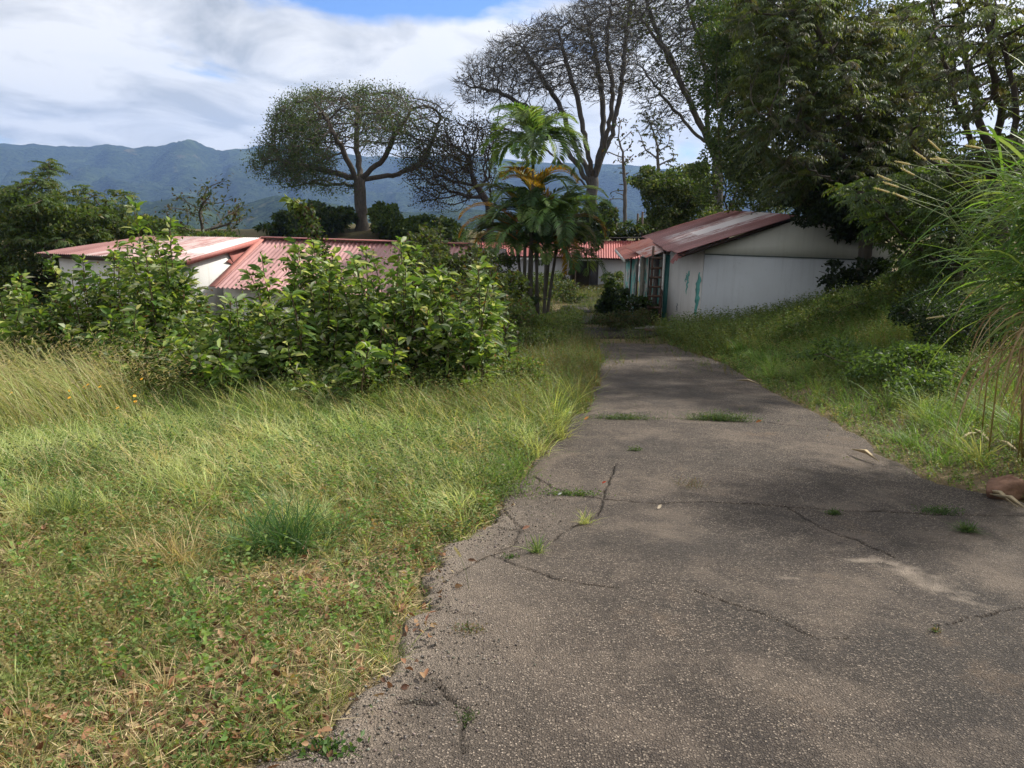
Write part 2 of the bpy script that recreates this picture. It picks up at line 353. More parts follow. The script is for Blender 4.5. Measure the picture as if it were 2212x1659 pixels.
# ------------------------------------------------------------------ road
def poly_pts(pts): return A_([hit(x, y)[:2] for x, y in pts])
CR = [([(1080, 1092), (1105, 1130), (1122, 1152), (1112, 1180), (1098, 1192), (1070, 1205)], .016),
      ([(1150, 1035), (1195, 1060), (1240, 1075), (1300, 1085)], .012),
      ([(1300, 1088), (1420, 1098), (1520, 1092), (1640, 1098), (1700, 1104), (1800, 1112), (1900, 1112), (2040, 1118), (2212, 1125)], .010),
      ([(1300, 1088), (1290, 1130), (1240, 1150), (1190, 1180), (1120, 1200), (1060, 1215), (960, 1270)], .009),
      ([(1060, 1215), (1130, 1245), (1210, 1270), (1330, 1290)], .008),
      ([(1225, 918), (1300, 908), (1500, 910), (1640, 915), (1740, 925)], .014),
      ([(1740, 925), (1800, 935)], .008),
      ([(1015, 1165), (1060, 1150), (1112, 1155)], .007),
      ([(1270, 748), (1350, 744), (1440, 748)], .03),
      ([(1700, 1104), (1770, 1150), (1850, 1180)], .003),
      ([(2212, 1325), (2100, 1345), (2020, 1365)], .004),
      ([(1500, 1290), (1640, 1340), (1760, 1390), (1850, 1400)], .004),
      ([(1300, 1085), (1330, 1010)], .003),
      ([(900, 1480), (960, 1510), (1010, 1560), (1000, 1659)], .008),
      ([(860, 1535), (900, 1545), (935, 1540)], .016),
      ([(905, 1300), (960, 1330), (1030, 1350)], .006),
      ([(1850, 1180), (1930, 1215)], .003)]
ry_ = np.concatenate([np.arange(-2.5, 1.6, .12), np.arange(1.6, 6, .0135), np.arange(6, 10, .03), np.arange(10, YEND, .09), [YEND]])
NU = 380
XL, XR = xl(ry_), xr(ry_)
tt = np.linspace(0, 1, NU)
RX = XL[:, None]+(XR-XL)[:, None]*tt; RY = np.repeat(ry_[:, None], NU, 1)
RZ = prof(RY)+.022+.03*(fbm(RX*.7, RY*.7, 71, 3)-.5)+.008*(fbm(RX*6, RY*6, 72, 3)-.5)
edge = np.minimum(RX-XL[:, None], XR[:, None]-RX); RZ -= .05*np.exp(-np.maximum(edge, 0)/.02)
cf = np.zeros_like(RX)
wx = RX+.05*(fbm(RX*9, RY*9, 81, 4)-.5)+.008*(noise(RX*45, RY*45, 83)-.5); wy = RY+.05*(fbm(RX*9, RY*9, 82, 4)-.5)+.008*(noise(RX*45, RY*45, 84)-.5)
for pts, wd in CR:
    P = poly_pts(pts)
    wl = wd*.6*(.1+1.7*sstep(.3, .75, fbm(RX*2.2, RY*2.2, 77, 3)))
    for a, b in zip(P[:-1], P[1:]):
        d = b-a; L2 = (d**2).sum(); mask = (np.abs(wx-(a[0]+b[0])/2) < abs(d[0])/2+.15) & (np.abs(wy-(a[1]+b[1])/2) < abs(d[1])/2+.15)
        if not mask.any(): continue
        xx, yy = wx[mask], wy[mask]; s_ = np.clip(((xx-a[0])*d[0]+(yy-a[1])*d[1])/L2, 0, 1)
        dist = np.hypot(xx-a[0]-s_*d[0], yy-a[1]-s_*d[1]); sc = np.maximum(wl[mask], .0014*yy)
        cf[mask] = np.maximum(cf[mask], np.clip(1.3-dist/sc, 0, 1))
RZ -= .022*cf
stain = fbm(RX*.5, RY*.35, 91, 4)
rough_edge = np.exp(-np.maximum(edge, 0)/.35)*sstep(-.2, .9, 5.5-RY)      # broken, pale, crumbling margin near the viewer
# pale worn patches where render has come off
pal = np.zeros_like(RX)
for (px, py, sx_, sy_) in [(1985, 1262, .10, .22), (1880, 1222, .10, .03), (1700, 1265, .06, .02)]:
    q = hit(px, py); pal = np.maximum(pal, np.clip(1.5*fbm(RX*14, RY*14, 95, 4)*1.3-np.hypot((RX-q[0]+.25*(RY-q[1]))/sx_, (RY-q[1])/sy_)*.75+.15, 0, 1))
C = np.stack([cf, stain, np.maximum(rough_edge*.6, pal)], -1).reshape(-1, 3)
m, t = nt('exposed_aggregate_concrete'); p = N(t, 'ShaderNodeBsdfPrincipled', Roughness=.8); p.inputs['Specular IOR Level'].default_value = .35
a = N(t, 'ShaderNodeAttribute', attribute_name='Col'); s = N(t, 'ShaderNodeSeparateColor'); L(t, a.outputs[0], s.inputs[0])
v = pos(t)
wn = N(t, 'ShaderNodeTexNoise', Scale=70., Detail=2.); L(t, v, wn.inputs['Vector']); wv_ = N(t, 'ShaderNodeVectorMath', operation='MULTIPLY_ADD'); L(t, wn.outputs['Color'], wv_.inputs[0]); wv_.inputs[1].default_value = (.012, .012, .012); L(t, v, wv_.inputs[2]); v2 = wv_.outputs[0]
vo = N(t, 'ShaderNodeTexVoronoi', Scale=105., Randomness=1.0); L(t, v2, vo.inputs['Vector']); vo2 = N(t, 'ShaderNodeTexVoronoi', Scale=48.); L(t, v2, vo2.inputs['Vector'])
n_big = noi(t, v, .55, 6, .6); n_mid = noi(t, v, 3.2, 6, .65); n_f = noi(t, v, 150, 4, .7); n_m2 = noi(t, v, 14, 5, .7)
base = mixc(t, ramp(t, n_big, [(.38, 0.), (.60, 1.)]), (.020, .017, .015), (.062, .050, .043))
base = mixc(t, ramp(t, n_mid, [(.35, .0), (.7, .8)]), base, (.090, .074, .061))
base = mixc(t, ramp(t, n_m2, [(.52, .0), (.7, .75)]), base, (.016, .013, .011))
vc = N(t, 'ShaderNodeSeparateColor'); L(t, vo.outputs['Color'], vc.inputs[0])
cellm = ramp(t, vo.outputs['Distance'], [(.28, 1.), (.62, 0.)])
pc = mixc(t, ramp(t, vc.outputs[0], [(0., 0.), (.55, .25), (.85, .6), (1., 1.)]), (.020, .016, .013), (.60, .54, .47))
worn = ramp(t, n_mid, [(.3, .55), (.6, 1.)]); peb = mth(t, 'MULTIPLY', cellm, worn)
base = mixc(t, mth(t, 'MULTIPLY', peb, .82), base, pc)
vc2 = N(t, 'ShaderNodeSeparateColor'); L(t, vo2.outputs['Color'], vc2.inputs[0])
peb2 = mth(t, 'MULTIPLY', ramp(t, vo2.outputs['Distance'], [(.22, 1.), (.36, 0.)]), ramp(t, vc2.outputs[0], [(.80, 0.), (.86, 1.)]))
base = mixc(t, mth(t, 'MULTIPLY', peb2, .8), base, (.30, .27, .235))
base = mixc(t, ramp(t, n_f, [(.48, 0.), (.62, .8)]), base, (.010, .008, .007))
base = mixc(t, mth(t, 'MULTIPLY', s.outputs[2], .75), base, (.40, .36, .31))
base = mixc(t, ramp(t, s.outputs[1], [(.3, .55), (.55, 0.)]), base, (.030, .027, .025))
dirt = ramp(t, noi(t, v, 1.6, 6, .7), [(.60, 0.), (.72, .5)]); base = mixc(t, dirt, base, (.15, .11, .075))
wear = ramp(t, noi(t, v, 1.15, 7, .68, .3), [(.50, 0.), (.64, 1.)]); base = mixc(t, mth(t, 'MULTIPLY', wear, .42), base, (.21, .18, .15))
soot = ramp(t, noi(t, pos(t, (1.3, .8, 1)), 1.9, 6, .62), [(.54, 0.), (.68, 1.)]); base = mixc(t, mth(t, 'MULTIPLY', soot, .5), base, (.018, .015, .013))
base = mixc(t, 1.0, base, (1.16, 1.06, .97), 'MULTIPLY')
base = mixc(t, mth(t, 'MULTIPLY', s.outputs[0], .9), base, (.012, .010, .008))
L(t, base, p.inputs['Base Color'])
hb = mth(t, 'ADD', mth(t, 'MULTIPLY', peb, .7), mth(t, 'ADD', mth(t, 'MULTIPLY', peb2, .9), mth(t, 'MULTIPLY', n_f, .8)))
L(t, bump(t, mth(t, 'ADD', hb, mth(t, 'MULTIPLY', n_m2, 2.0)), 1.0, .013), p.inputs['Normal']); out(t, p.outputs[0])
M['road'] = m
tag(grid_mesh(RX, RY, RZ, m, 'road', C), kind='structure')

# broken paving slabs that lead on to the far door
def slab(poly, name, mat, zoff=.05):
    P = A_([hit(x, y) for x, y in poly]); n = 14
    out_ = []
    for a, b in zip(P, np.roll(P, -1, 0)):
        for k in range(n):
            q = a+(b-a)*k/n; q = q+np.append(rng.normal(0, .05, 2), 0); q[2] = float(G(q[0], q[1]))+zoff; out_.append(q)
    b = MB(); b.prism(out_, (0, 0, -.12)); return b.build(name, mat)
for k, pl in enumerate([[(1215, 732), (1430, 732), (1400, 712), (1235, 710)], [(1218, 702), (1330, 700), (1318, 684), (1222, 685)], [(1212, 678), (1300, 676), (1300, 660), (1218, 662)], [(1225, 655), (1310, 653), (1305, 643), (1232, 644)]]):
    o = tag(slab(pl, 'path', m), kind='structure')

# ------------------------------------------------------------------ houses
def corrugated(b, el, er, rr, rl, pitch=.10, rows=2, amp=.016, white=None, seed=0, jag=.04, thick=.006):
    """sheet between eave-left, eave-right, ridge-right, ridge-left; corrugations run down the slope"""
    el, er, rr, rl = [np.asarray(k, float) for k in (el, er, rr, rl)]
    Lw = np.linalg.norm(er-el); nc = max(4, int(Lw/pitch)); nu = nc*6+1
    nrm_ = unit(np.cross(er-el, rl-el)); nrm_ = nrm_ if nrm_[2] > 0 else -nrm_
    r_ = np.random.default_rng(seed); u = np.linspace(0, 1, nu)
    for k in range(rows):
        v0, v1 = k/rows, min(1, (k+1)/rows+.05 if k < rows-1 else 1)     # v: 0 eave .. 1 ridge
        vv = np.linspace(v0, v1, 7)
        sheet = np.floor(u*nc/9); j0 = (r_.random(int(sheet.max())+2)-.5)*jag; lift = (r_.random(int(sheet.max())+2))*.012
        for side in (0, 1):
            U, V = np.meshgrid(u, vv); Vj = V+np.where(V <= v0+1e-6, 1, 0)*j0[sheet.astype(int)][None, :]
            B = el+(er-el)*U[..., None]; Tt = rl+(rr-rl)*U[..., None]; P = B+(Tt-B)*Vj[..., None]
            wave = amp*np.sin(U*nc*2*math.pi)
            off = wave-(.014*k)+lift[sheet.astype(int)][None, :]*(1-(V-v0)/(v1-v0))-side*thick + .01*(noise(U*20, V*4, seed)-.5)
            P = P+nrm_*off[..., None]
            C = np.stack([U*Lw/10, V*Lw/10+k*.37, (white(U, V) if white else 0*U)], -1)
            i = np.arange(6)[:, None]*nu; j = np.arange(nu-1)[None]; q = np.stack([i+j, i+j+1, i+nu+j+1, i+nu+j], -1).reshape(-1, 4)
            b.add(P.reshape(-1, 3), q, None, C.reshape(-1, 3))
def vwall(b, p0, p1, z0, z1a, z1b=None, th=.14, c=None, inn=None):
    """upright wall from p0 to p1 (xy), thickness away from the viewer side given by inn"""
    p0 = A_(p0, float); p1 = A_(p1, float); d = unit(p1-p0); n_ = A_([-d[1], d[0]]) if inn is None else unit(A_(inn, float))
    z1b = z1a if z1b is None else z1b
    b.prism([(p0[0], p0[1], z0), (p1[0], p1[1], z0), (p1[0], p1[1], z1b), (p0[0], p0[1], z1a)], (n_[0]*th, n_[1]*th, 0), c)
D2 = lambda x, y, d: at(x, y, d)

# --- house A: long low pink roof with whitewashed end, far left
zA = -2.55
hA = thing('white_house', 'low white house with faded pink roof and whitewashed roof end, behind the left shrubs', 'house', (-12, 25, zA))
aR = D2(403, 562, 22.0); aL = D2(80, 546, 26.2); aRR = D2(570, 513, 26.0); aRL = D2(318, 509, 27.6)
M['roofA'] = roof_mat('faded_pink_roof_sheet', (.24, .10, .09), (.33, .17, .155))
M['roofB'] = roof_mat('pink_roof_sheet', (.26, .12, .115), (.35, .185, .175))
wA = lambda u, v: np.clip(.55*(u > .35)+.5*sstep(.80, .84, u)*(v > .25)-.1+.0*v, 0, 1)
org = A_(hA.location)
b = MB(); corrugated(b, aL, aR, aRR, aRL, .12, 2, .014, wA, 3, .02); ro = b.build('roof', M['roofA'], hA, org=org, smooth=True)
b = MB(); bk = aRR+(aRR-aR)*.9*A_([1, 1, 0])+A_([0, 0, -.45]); bkl = aRL+(aRL-aL)*.6*A_([1, 1, 0])+A_([0, 0, -.45]); corrugated(b, bkl, bk, aRR-A_([0, 0, .02]), aRL-A_([0, 0, .02]), .12, 1); o = b.build('rear_roof', M['roofA'], hA, org=org, smooth=True)
M['wallA'] = wall_mat('white_limewash', (.62, .62, .60), zb=zA)
dn = A_([0, 0, .11])
wR = aR[:2]+(aRR-aR)[:2]*.12+A_([-.12, 0]); wL = aL[:2]+(aR-aL)[:2]*.055+(aRL-aL)[:2]*.12; wRR = aRR[:2]+A_([-.15, 0]); 
zt = lambda p: 0
b = MB(); zeA = aR[2]-.10; zrA = aRR[2]-.10
b.prism([(wR[0], wR[1], zA-.3), (wRR[0], wRR[1], zA-.3), (wRR[0], wRR[1], zrA), (wR[0], wR[1], zeA+.06)], (-.15, 0, 0))
vwall(b, wL, wR-A_([.16, 0]), zA-.3, aL[2]-.04, zeA+.04, inn=(.1, 1))
bw = wL+A_([1.8, 3.6]); vwall(b, wL+A_([.02, .16]), bw, zA-.3, aL[2]-.04, aL[2]+.2, inn=(1, 0))
b.build('wall', M['wallA'], hA, org=org)
M['pinkpaint'] = wall_mat('pink_paint', (.36, .13, .11), grime=(.25, .1, .09), zb=-9)
b = MB()   # pink painted upper part of the end wall
f0, f1 = .50, 1.0
q0 = wR+(wRR-wR)*f0; q1 = wRR
zz0 = zeA+.06+(zrA-zeA-.06)*f0
pp = []
for k in range(13):
    zz_ = zz0-1.0+1.0*k/12; pp.append((q0[0]+.05*rng.normal()+.006, q0[1]+.12*rng.normal(), zz_))
b.prism([(q1[0]+.02, q1[1], zrA-1.5), (q1[0]+.02, q1[1], zrA-.02)]+pp[::-1], (.006, 0, 0)); b.build('painted_panel', M['pinkpaint'], hA, org=org)
b = MB(); b.bar(aR+A_([.03, -.05, -.06]), aRR+A_([.03, 0, -.05]), .03, .15, (.40, .16, .14)); b.build('barge_board', M['plain'], hA, org=org)
b = MB(); b.bar(aL+A_([.1, .12, -.1]), aR+A_([-.1, .12, -.1]), .06, .11, (.05, .035, .03)); b.build('eave_beam', M['wood'], hA, org=org)

# --- house B: long corrugated pink roof
hB = thing('pink_roof_annex', 'long low annex under an evenly corrugated pink metal roof, middle left behind leafy shrubs', 'annex', (-5, 23, zA))
org = A_(hB.location)
bRL = D2(570, 514, 25.9); bRR = D2(1012, 528, 23.9); bEL = D2(459, 621, 22.3); bER = bRR+(bEL-bRL)
b = MB(); corrugated(b, bEL, bER, bRR, bRL, .155, 4, .026, None, 5, .012); b.build('roof', M['roofB'], hB, org=org, smooth=True)
b = MB(); off = A_([.9, 3.0, -1.0]); corrugated(b, bRL+off, bRR+off, bRR-A_([0, 0, .03]), bRL-A_([0, 0, .03]), .155, 1); b.build('rear_roof', M['roofB'], hB, org=org, smooth=True)
b = MB(); b.bar(bRL+A_([0, 0, .03]), bRR+A_([0, 0, .03]), .32, .03, (.40, .16, .14)); b.build('ridge_cap', M['plain'], hB, org=org)
b = MB(); b.bar(bEL+A_([0, 0, .035]), bRL+A_([0, 0, .035]), .2, .025, (.42, .18, .15)); b.build('verge_flashing', M['plain'], hB, org=org)
b = MB(); e0 = bEL[:2]+(bRL-bEL)[:2]*.15; e1 = bER[:2]+(bRR-bER)[:2]*.15; vwall(b, e0+A_([.05, 0]), e1-A_([.25, 0]), zA-.3, bEL[2]-.02, bER[2]-.02, inn=(.2, 1))
g1 = bRR[:2]-A_([.25, .05]); b.prism([(e1[0]-.25, e1[1]+.15, zA-.3), (g1[0], g1[1], zA-.3), (g1[0], g1[1], bRR[2]-.12), (e1[0]-.25, e1[1]+.15, bER[2]+.05)], (-.14, 0, 0))
b.build('wall', M['wallA'], hB, org=org)

# --- house C: white gabled shed on the right
zC = -2.24
hC = thing('gabled_shed', 'white windowless shed with dark red corrugated gable roof, on the right of the drive', 'shed', (7, 24, zC))
org = A_(hC.location)
M['roofC'] = roof_mat('maroon_roof_sheet', (.13, .04, .038), (.23, .085, .08), wc=(.66, .62, .62))
M['wallC'] = wall_mat('grey_white_wall', (.54, .57, .60), grime=(.34, .35, .36), zb=zC, gh=.5)
M['gable'] = wall_mat('cream_gable_board', (.58, .58, .53), grime=(.42, .42, .37), zb=-9)
M['panelC'] = wall_mat('stained_white_wall', (.66, .64, .62), grime=(.36, .33, .31), zb=zC, gh=.55)
M['teal'] = wall_mat('peeling_teal_wall', (.55, .53, .50), teal=1.0, zb=-9)
cBL = D2(1513, 716, 22.7); cTL = D2(1523, 549, 22.7)
cx0, cy0 = cTL[0], 22.7
cR = D2(1930, 557, 21.6)       # right end of the seam
fr = A_([cx0, cy0]); fl = cR[:2]; seam = cTL[2]; seamR = seam
ap = D2(1722, 466, 22.15)
tipL = D2(1458, 549, 22.35); tipR = D2(1918, 528, 21.35)
roofu = lambda p, q, f: p+(q-p)*f
# roof slope heights along front wall line
def ztop(xy, side):
    a, c_ = ((tipL, ap) if side == 0 else (ap, tipR)); f = np.clip((xy[0]-a[0])/(c_[0]-a[0]), 0, 1); return a[2]+(c_[2]-a[2])*f-.08
inn = A_([.12, 1.0])
b = MB(); vwall(b, fr, fl, zC-.5, seam, seam, .14, inn=inn); b.build('front_wall', M['wallC'], hC, org=org)
b = MB(); o_ = A_([0, -.012]); apx = A_([ap[0], 22.15]); f_ap = (apx[0]-fr[0])/(fl[0]-fr[0]); apw = fr+(fl-fr)*f_ap
b.prism([(*(fr+o_), seam+.015), (*(fl+o_), seam+.015), (*(fl+o_), max(seam+.05, ztop(fl, 1))), (*(apw+o_), ap[2]-.08), (*(fr+o_), ztop(fr, 0))], (inn[0]*.14, inn[1]*.14, 0)); b.build('gable', M['gable'], hC, org=org)
b = MB(); b.bar((*(fr+A_([0, -.02])), seam), (*(fl+A_([0, -.02])), seam), .02, .025, (.07, .10, .09)); b.build('seam_strip', M['plain'], hC, org=org)
vback = A_([.95, 10.4, 0])
wsl = D2(1438, 700, 25.1)
p1 = fr+A_([-.02, .16]); p2 = A_([wsl[0], 25.1])
b = MB(); vwall(b, p1, p2, zC-.7, ztop(fr, 0)-.06, ztop(fr, 0)-.16, .12, inn=(1, .1)); b.build('side_wall', M['panelC'], hC, org=org)
# roof slabs
wC = lambda u, v: np.clip(.62*((u > .18) & (u < .62))*(v > .12)+.36*((u > .3) & (u < .48))*(v > .35)*1.1, 0, 1)
b = MB(); r0 = ap+A_([-.02, -.1, .02]); r1 = D2(1577, 455, 33.0); tL2 = D2(1391, 511, 33.5); tL2[2] = tipL[2]-.02; r1[2] = ap[2]+.05
tL2[0] = tipL[0]+.75; r1[0] = r0[0]+.95
corrugated(b, tipL, tL2, r1, r0, .16, 2, .026, wC, 9, .05); b.build('roof', M['roofC'], hC, org=org, smooth=True)
b = MB(); tR2 = tipR+A_([.95, 10.9, 0]); corrugated(b, tipR, tR2, r1-A_([0, 0, .02]), r0-A_([0, 0, .02]), .16, 1, .026, None, 10); b.build('rear_roof', M['roofC'], hC, org=org, smooth=True)
b = MB(); e = A_([.02, .02, -.06]); b.bar(ap+e+A_([0, -.05, 0]), tipR+e, .035, .10, (.42, .40, .36)); b.build('barge_board', M['plain'], hC, org=org)
b = MB(); b.bar(ap+A_([-.02, .05, -.07]), tipL+A_([.12, .05, -.07]), .05, .10, (.05, .035, .03)); b.build('roof_beam', M['wood'], hC, org=org)
b = MB()  # bent sheet corner hanging off the eave
bc = tipL+A_([.05, .1, 0]); cc_ = []
for k in range(4):
    a_ = bc+A_([-.02+.11*k, .02*k, .03*k]); b.add([a_, a_+A_([.10, .0, .03]), a_+A_([-.08-.01*k, -.18, -.28+.05*k]), a_+A_([-.17, -.15, -.22+.04*k])], [[0, 1, 2, 3]], None, (.2*k, .3, 0))
b.build('bent_sheet', M['roofC'], hC, org=org)
# back body: right and rear walls so that the shed is closed
b = MB(); vwall(b, fl+A_([0, .16]), fl+A_([.9, 10]), zC-.6, ztop(fl, 1)-.1, inn=(-1, 0)); vwall(b, fl+A_([.9, 10.02]), p2+A_([.9, 7.5]), zC-1, seam+.1, inn=(0, -1)); b.build('rear_wall', M['wallC'], hC, org=org)
# teal flakes: patches where the white skin has fallen
def flake(px0, py0, px1, py1, wdt, nm='bare_patch', c=(.13, .42, .38)):
    P0 = A_([px0, py0]); P1 = A_([px1, py1]); n = 16; Lp, Rp = [], []
    for k in range(n+1):
        f = k/n; w_ = wdt*(math.sin(math.pi*min(1, .08+f*.92))**.6)*(.55+.9*rng.random()); c_ = P0+(P1-P0)*f+A_([rng.normal(0, .8), 0]); Lp.append((c_[0]-w_/2, c_[1])); Rp.append((c_[0]+w_/2, c_[1]))
    pl = []
    nn = A_([-(p2-p1)[1], (p2-p1)[0]]); nn = unit(nn); nn = nn if nn[0] < 0 else -nn
    for x, y in Lp+Rp[::-1]:
        d = ray(x, y); k = np.dot(nn, p1)/np.dot(nn, d[:2]); q = A_([d[0]*k, d[1]*k, d[2]*k+EYE]); q[:2] += nn*.012; pl.append(q)
    b = MB(); n = len(pl); pl = A_(pl); h = n//2
    v_ = np.vstack([pl, pl+A_([*(nn*-.008), 0])]); i = np.arange(h-1)
    q = np.concatenate([np.stack([i, i+1, n-2-i, n-1-i], -1), np.stack([i, i+n, i+n+1, i+1], -1), np.stack([n-1-i, n-2-i, 2*n-2-i, 2*n-1-i], -1)])
    b.add(v_, q, None, c); b.build(nm, M['plain'], hC, org=org)
flake(1512, 588, 1502, 688, 7.5); flake(1489, 585, 1482, 636, 3); flake(1485, 590, 1480, 610, 2); flake(1464, 655, 1462, 672, 2, c=(.22, .23, .25))
# door jamb and porch
hP = thing('lean_to_porch', 'peeling teal and white porch under overlapping red roof sheets, between the shed and the path', 'porch', (5, 27, zC-.4))
org = A_(hP.location)
b = MB(); j0 = D2(1437, 560, 25.3)[:2]; j1 = D2(1449, 560, 25.25)[:2]; b.box((j0[0], 25.3, zC-.5), (j1[0]-j0[0]+.12, -.02, 0), (.0, .06, 0), (0, 0, 2.72), (.035, .14, .13)); b.build('door', M['plain'], hP, org=org)
b = MB(); b.box((j0[0]-.07, 25.22, zC-.5), (.06, 0, 0), (0, .07, 0), (0, 0, 2.75), (.6, .59, .56)); b.build('door_frame', M['plain'], hP, org=org)
zP = zC-.55
wa = D2(1353, 560, 29.5)[:2]; wb = D2(1380, 560, 28.4)[:2]; wc_ = D2(1434, 560, 27.2)[:2]
b = MB(); vwall(b, wa, wb, zP-.3, D2(1353, 567, 29.5)[2], D2(1380, 556, 28.4)[2], .1, inn=(.2, 1)); vwall(b, wb+A_([.005, -.25]), wc_, zP-.3, D2(1380, 553, 28.4)[2], D2(1434, 545, 27.2)[2], .1, inn=(.2, 1)); 
vwall(b, wa+A_([0, .1]), wa+A_([.8, 6]), zP-.3, D2(1353, 567, 29.5)[2], inn=(1, 0)); b.build('wall', M['teal'], hP, org=org)
for (x, d_, w2, c_) in [(1352, 29.3, .05, (.62, .61, .58)), (1364, 28.95, .05, (.09, .07, .06)), (1379, 28.0, .06, (.10, .08, .07)), (1390, 27.9, .13, (.33, .31, .26)), (1404, 27.6, .05, (.10, .08, .07)), (1420, 27.3, .16, (.14, .12, .11))]:
    q = D2(x, 560, d_); b = MB(); b.box((q[0]-w2/2, q[1], zP-.3), (w2, 0, 0), (0, w2*.6, 0), (0, 0, D2(x, 556, d_)[2]-zP+.3), c_); b.build('post', M['wood'], hP, org=org)
M['roofP'] = roof_mat('bright_red_roof_sheet', (.36, .085, .05), (.46, .15, .10), wc=(.62, .55, .53))
b = MB(); s0 = D2(1351, 561, 28.6); s1 = D2(1330, 537, 33.5); s2 = D2(1400, 514, 33.0); s3 = D2(1398, 548, 27.9)
corrugated(b, s0, s1, s2, D2(1420, 538, 27.9), .16, 1, .024, None, 21, .03); b.build('roof', M['roofP'], hP, org=org, smooth=True)
b = MB(); corrugated(b, D2(1396, 557, 27.0), D2(1353, 534, 29.4), D2(1402, 514, 29.8), D2(1440, 541, 26.6), .16, 1, .024, lambda u, v: .7*(u < .5)+.15, 22, .09); b.build('upper_roof_sheet', M['roofP'], hP, org=org, smooth=True)
b = MB(); b.bar(s0+A_([-.02, 0, -.07]), s1+A_([-.02, 0, -.07]), .03, .12, (.6, .59, .57)); b.build('fascia', M['plain'], hP, org=org)
# --- building E at the end of the path
zE = -4.05
hE = thing('back_building', 'grey white building with dark open doorway and red roof, at the end of the path', 'building', (2, 52, zE))
org = A_(hE.location)
M['wallE'] = wall_mat('pale_grey_wall', (.52, .54, .58), grime=(.38, .39, .42), zb=zE, gh=.4)
eL = at(0, 0, 52); DE = 52.0
X_ = lambda px: D2(px, 560, DE)[0]
zt_ = D2(1250, 561, DE)[2]+.05
b = MB()
for x0, x1 in [(1040, 1233), (1294, 1400)]: vwall(b, (X_(x0), DE), (X_(x1), DE), zE-.6, zt_, inn=(0, 1))
b.box((X_(1233), DE, zt_-.12), (X_(1294)-X_(1233), 0, 0), (0, .14, 0), (0, 0, .12))
vwall(b, (X_(1040), DE+.15), (X_(1040), DE+5), zE-.6, zt_, inn=(1, 0)); vwall(b, (X_(1400), DE+.15), (X_(1400), DE+5), zE-.6, zt_, inn=(-1, 0)); vwall(b, (X_(1040), DE+5), (X_(1400), DE+5), zE-.6, zt_, inn=(0, 1))
b.build('wall', M['wallE'], hE, org=org)
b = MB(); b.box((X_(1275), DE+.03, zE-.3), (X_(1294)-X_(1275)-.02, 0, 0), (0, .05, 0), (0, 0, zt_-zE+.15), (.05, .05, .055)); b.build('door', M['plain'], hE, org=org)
for x in (1233.0, 1275):
    b = MB(); b.box((X_(x), DE-.02, zE-.3), (.07, 0, 0), (0, .05, 0), (0, 0, zt_-zE+.14), (.06, .05, .045)); b.build('door_frame', M['wood'], hE, org=org)
M['roofE'] = roof_mat('red_roof_sheet', (.26, .055, .05), (.34, .09, .08))
b = MB(); k0 = D2(1030, 551, DE-.9); k1 = D2(1352, 558, DE-.9); k1b = D2(1404, 559, DE-.9); k2 = D2(1404, 519, DE+2.6); k3 = D2(1030, 522, DE+2.6)
corrugated(b, k0, k1b, k2, k3, .16, 2, .028, None, 31, .02); b.build('roof', M['roofE'], hE, org=org, smooth=True)
b = MB(); corrugated(b, k3+A_([0, 3.2, -1]), k2+A_([0, 3.2, -1]), k2-A_([0, 0, .02]), k3-A_([0, 0, .02]), .28, 1, .04); b.build('rear_roof', M['roofE'], hE, org=org, smooth=True)
b = MB(); b.bar(k3+A_([-3.2, 0, .12]), k2+A_([1.5, 0, .22]), .25, .10, (.03, .025, .022)); b.build('ridge_cap', M['wood'], hE, org=org)
# small green-grey outbuilding seen between the annex and the palm
hO = thing('outbuilding', 'small dark green outbuilding in shade at the right end of the pink roof annex', 'outbuilding', (-1.3, 34, -3.3)); org = A_(hO.location)
b = MB(); q0 = D2(1000, 620, 34); q1 = D2(1062, 620, 34); zt2 = D2(1030, 548, 34)[2]; b.box((q0[0], 34, -3.7), (q1[0]-q0[0], 0, 0), (0, 3, 0), (0, 0, zt2+3.7-.3)); b.build('wall', wall_mat('green_grey_wall', (.10, .14, .12), zb=-9), hO, org=org)
b = MB(); b.box((q0[0]-.2, 33.6, zt2-.28), (q1[0]-q0[0]+.8, 0, 0), (0, 3.8, .25), (0, 0, .07), (.05, .04, .04)); b.build('roof', M['wood'], hO, org=org)

# ------------------------------------------------------------------ ladder, planks, block, rock, posts
ladL0, ladL1 = D2(1398, 703, 25.0), D2(1412, 533, 26.0); ladR0, ladR1 = D2(1422, 706, 24.8), D2(1436, 533, 25.8)
lad = thing('wooden_ladder', 'dark rough wooden ladder leaning upright against the porch beside the teal door', 'ladder', ladL0); org = A_(lad.location)
for a_, b_ in ((ladL0, ladL1), (ladR0, ladR1)):
    b = MB(); b.tube([a_-A_([0, 0, .12]), (a_+b_)/2+A_([.01, 0, 0]), b_], [.055, .05, .045], 6, (.085, .05, .038)); b.build('rail', M['wood'], lad, org=org)
for y in (558, 580, 600, 620, 640, 664, 686):
    f = (y-703)/(533-703); a_ = ladL0+(ladL1-ladL0)*f; b_ = ladR0+(ladR1-ladR0)*(f+.01); d_ = unit(b_-a_)
    b = MB(); b.bar(a_-d_*.06+A_([0, -.05, 0]), b_+d_*.04+A_([0, -.05, 0]), .03, .075, (.11, .07, .052)); b.build('rung', M['wood'], lad, org=org)
lab = ['bleached plank lying nearest the ladder foot', 'long pale plank crossing over the plank pile', 'short grey plank at the front of the pile', 'reddish brown board lowest and nearest in the pile', 'white split plank on the left of the pile', 'narrow pale batten on top of the pile', 'grey plank slanting towards the shed wall', 'thin weathered slat at the left end of the pile']
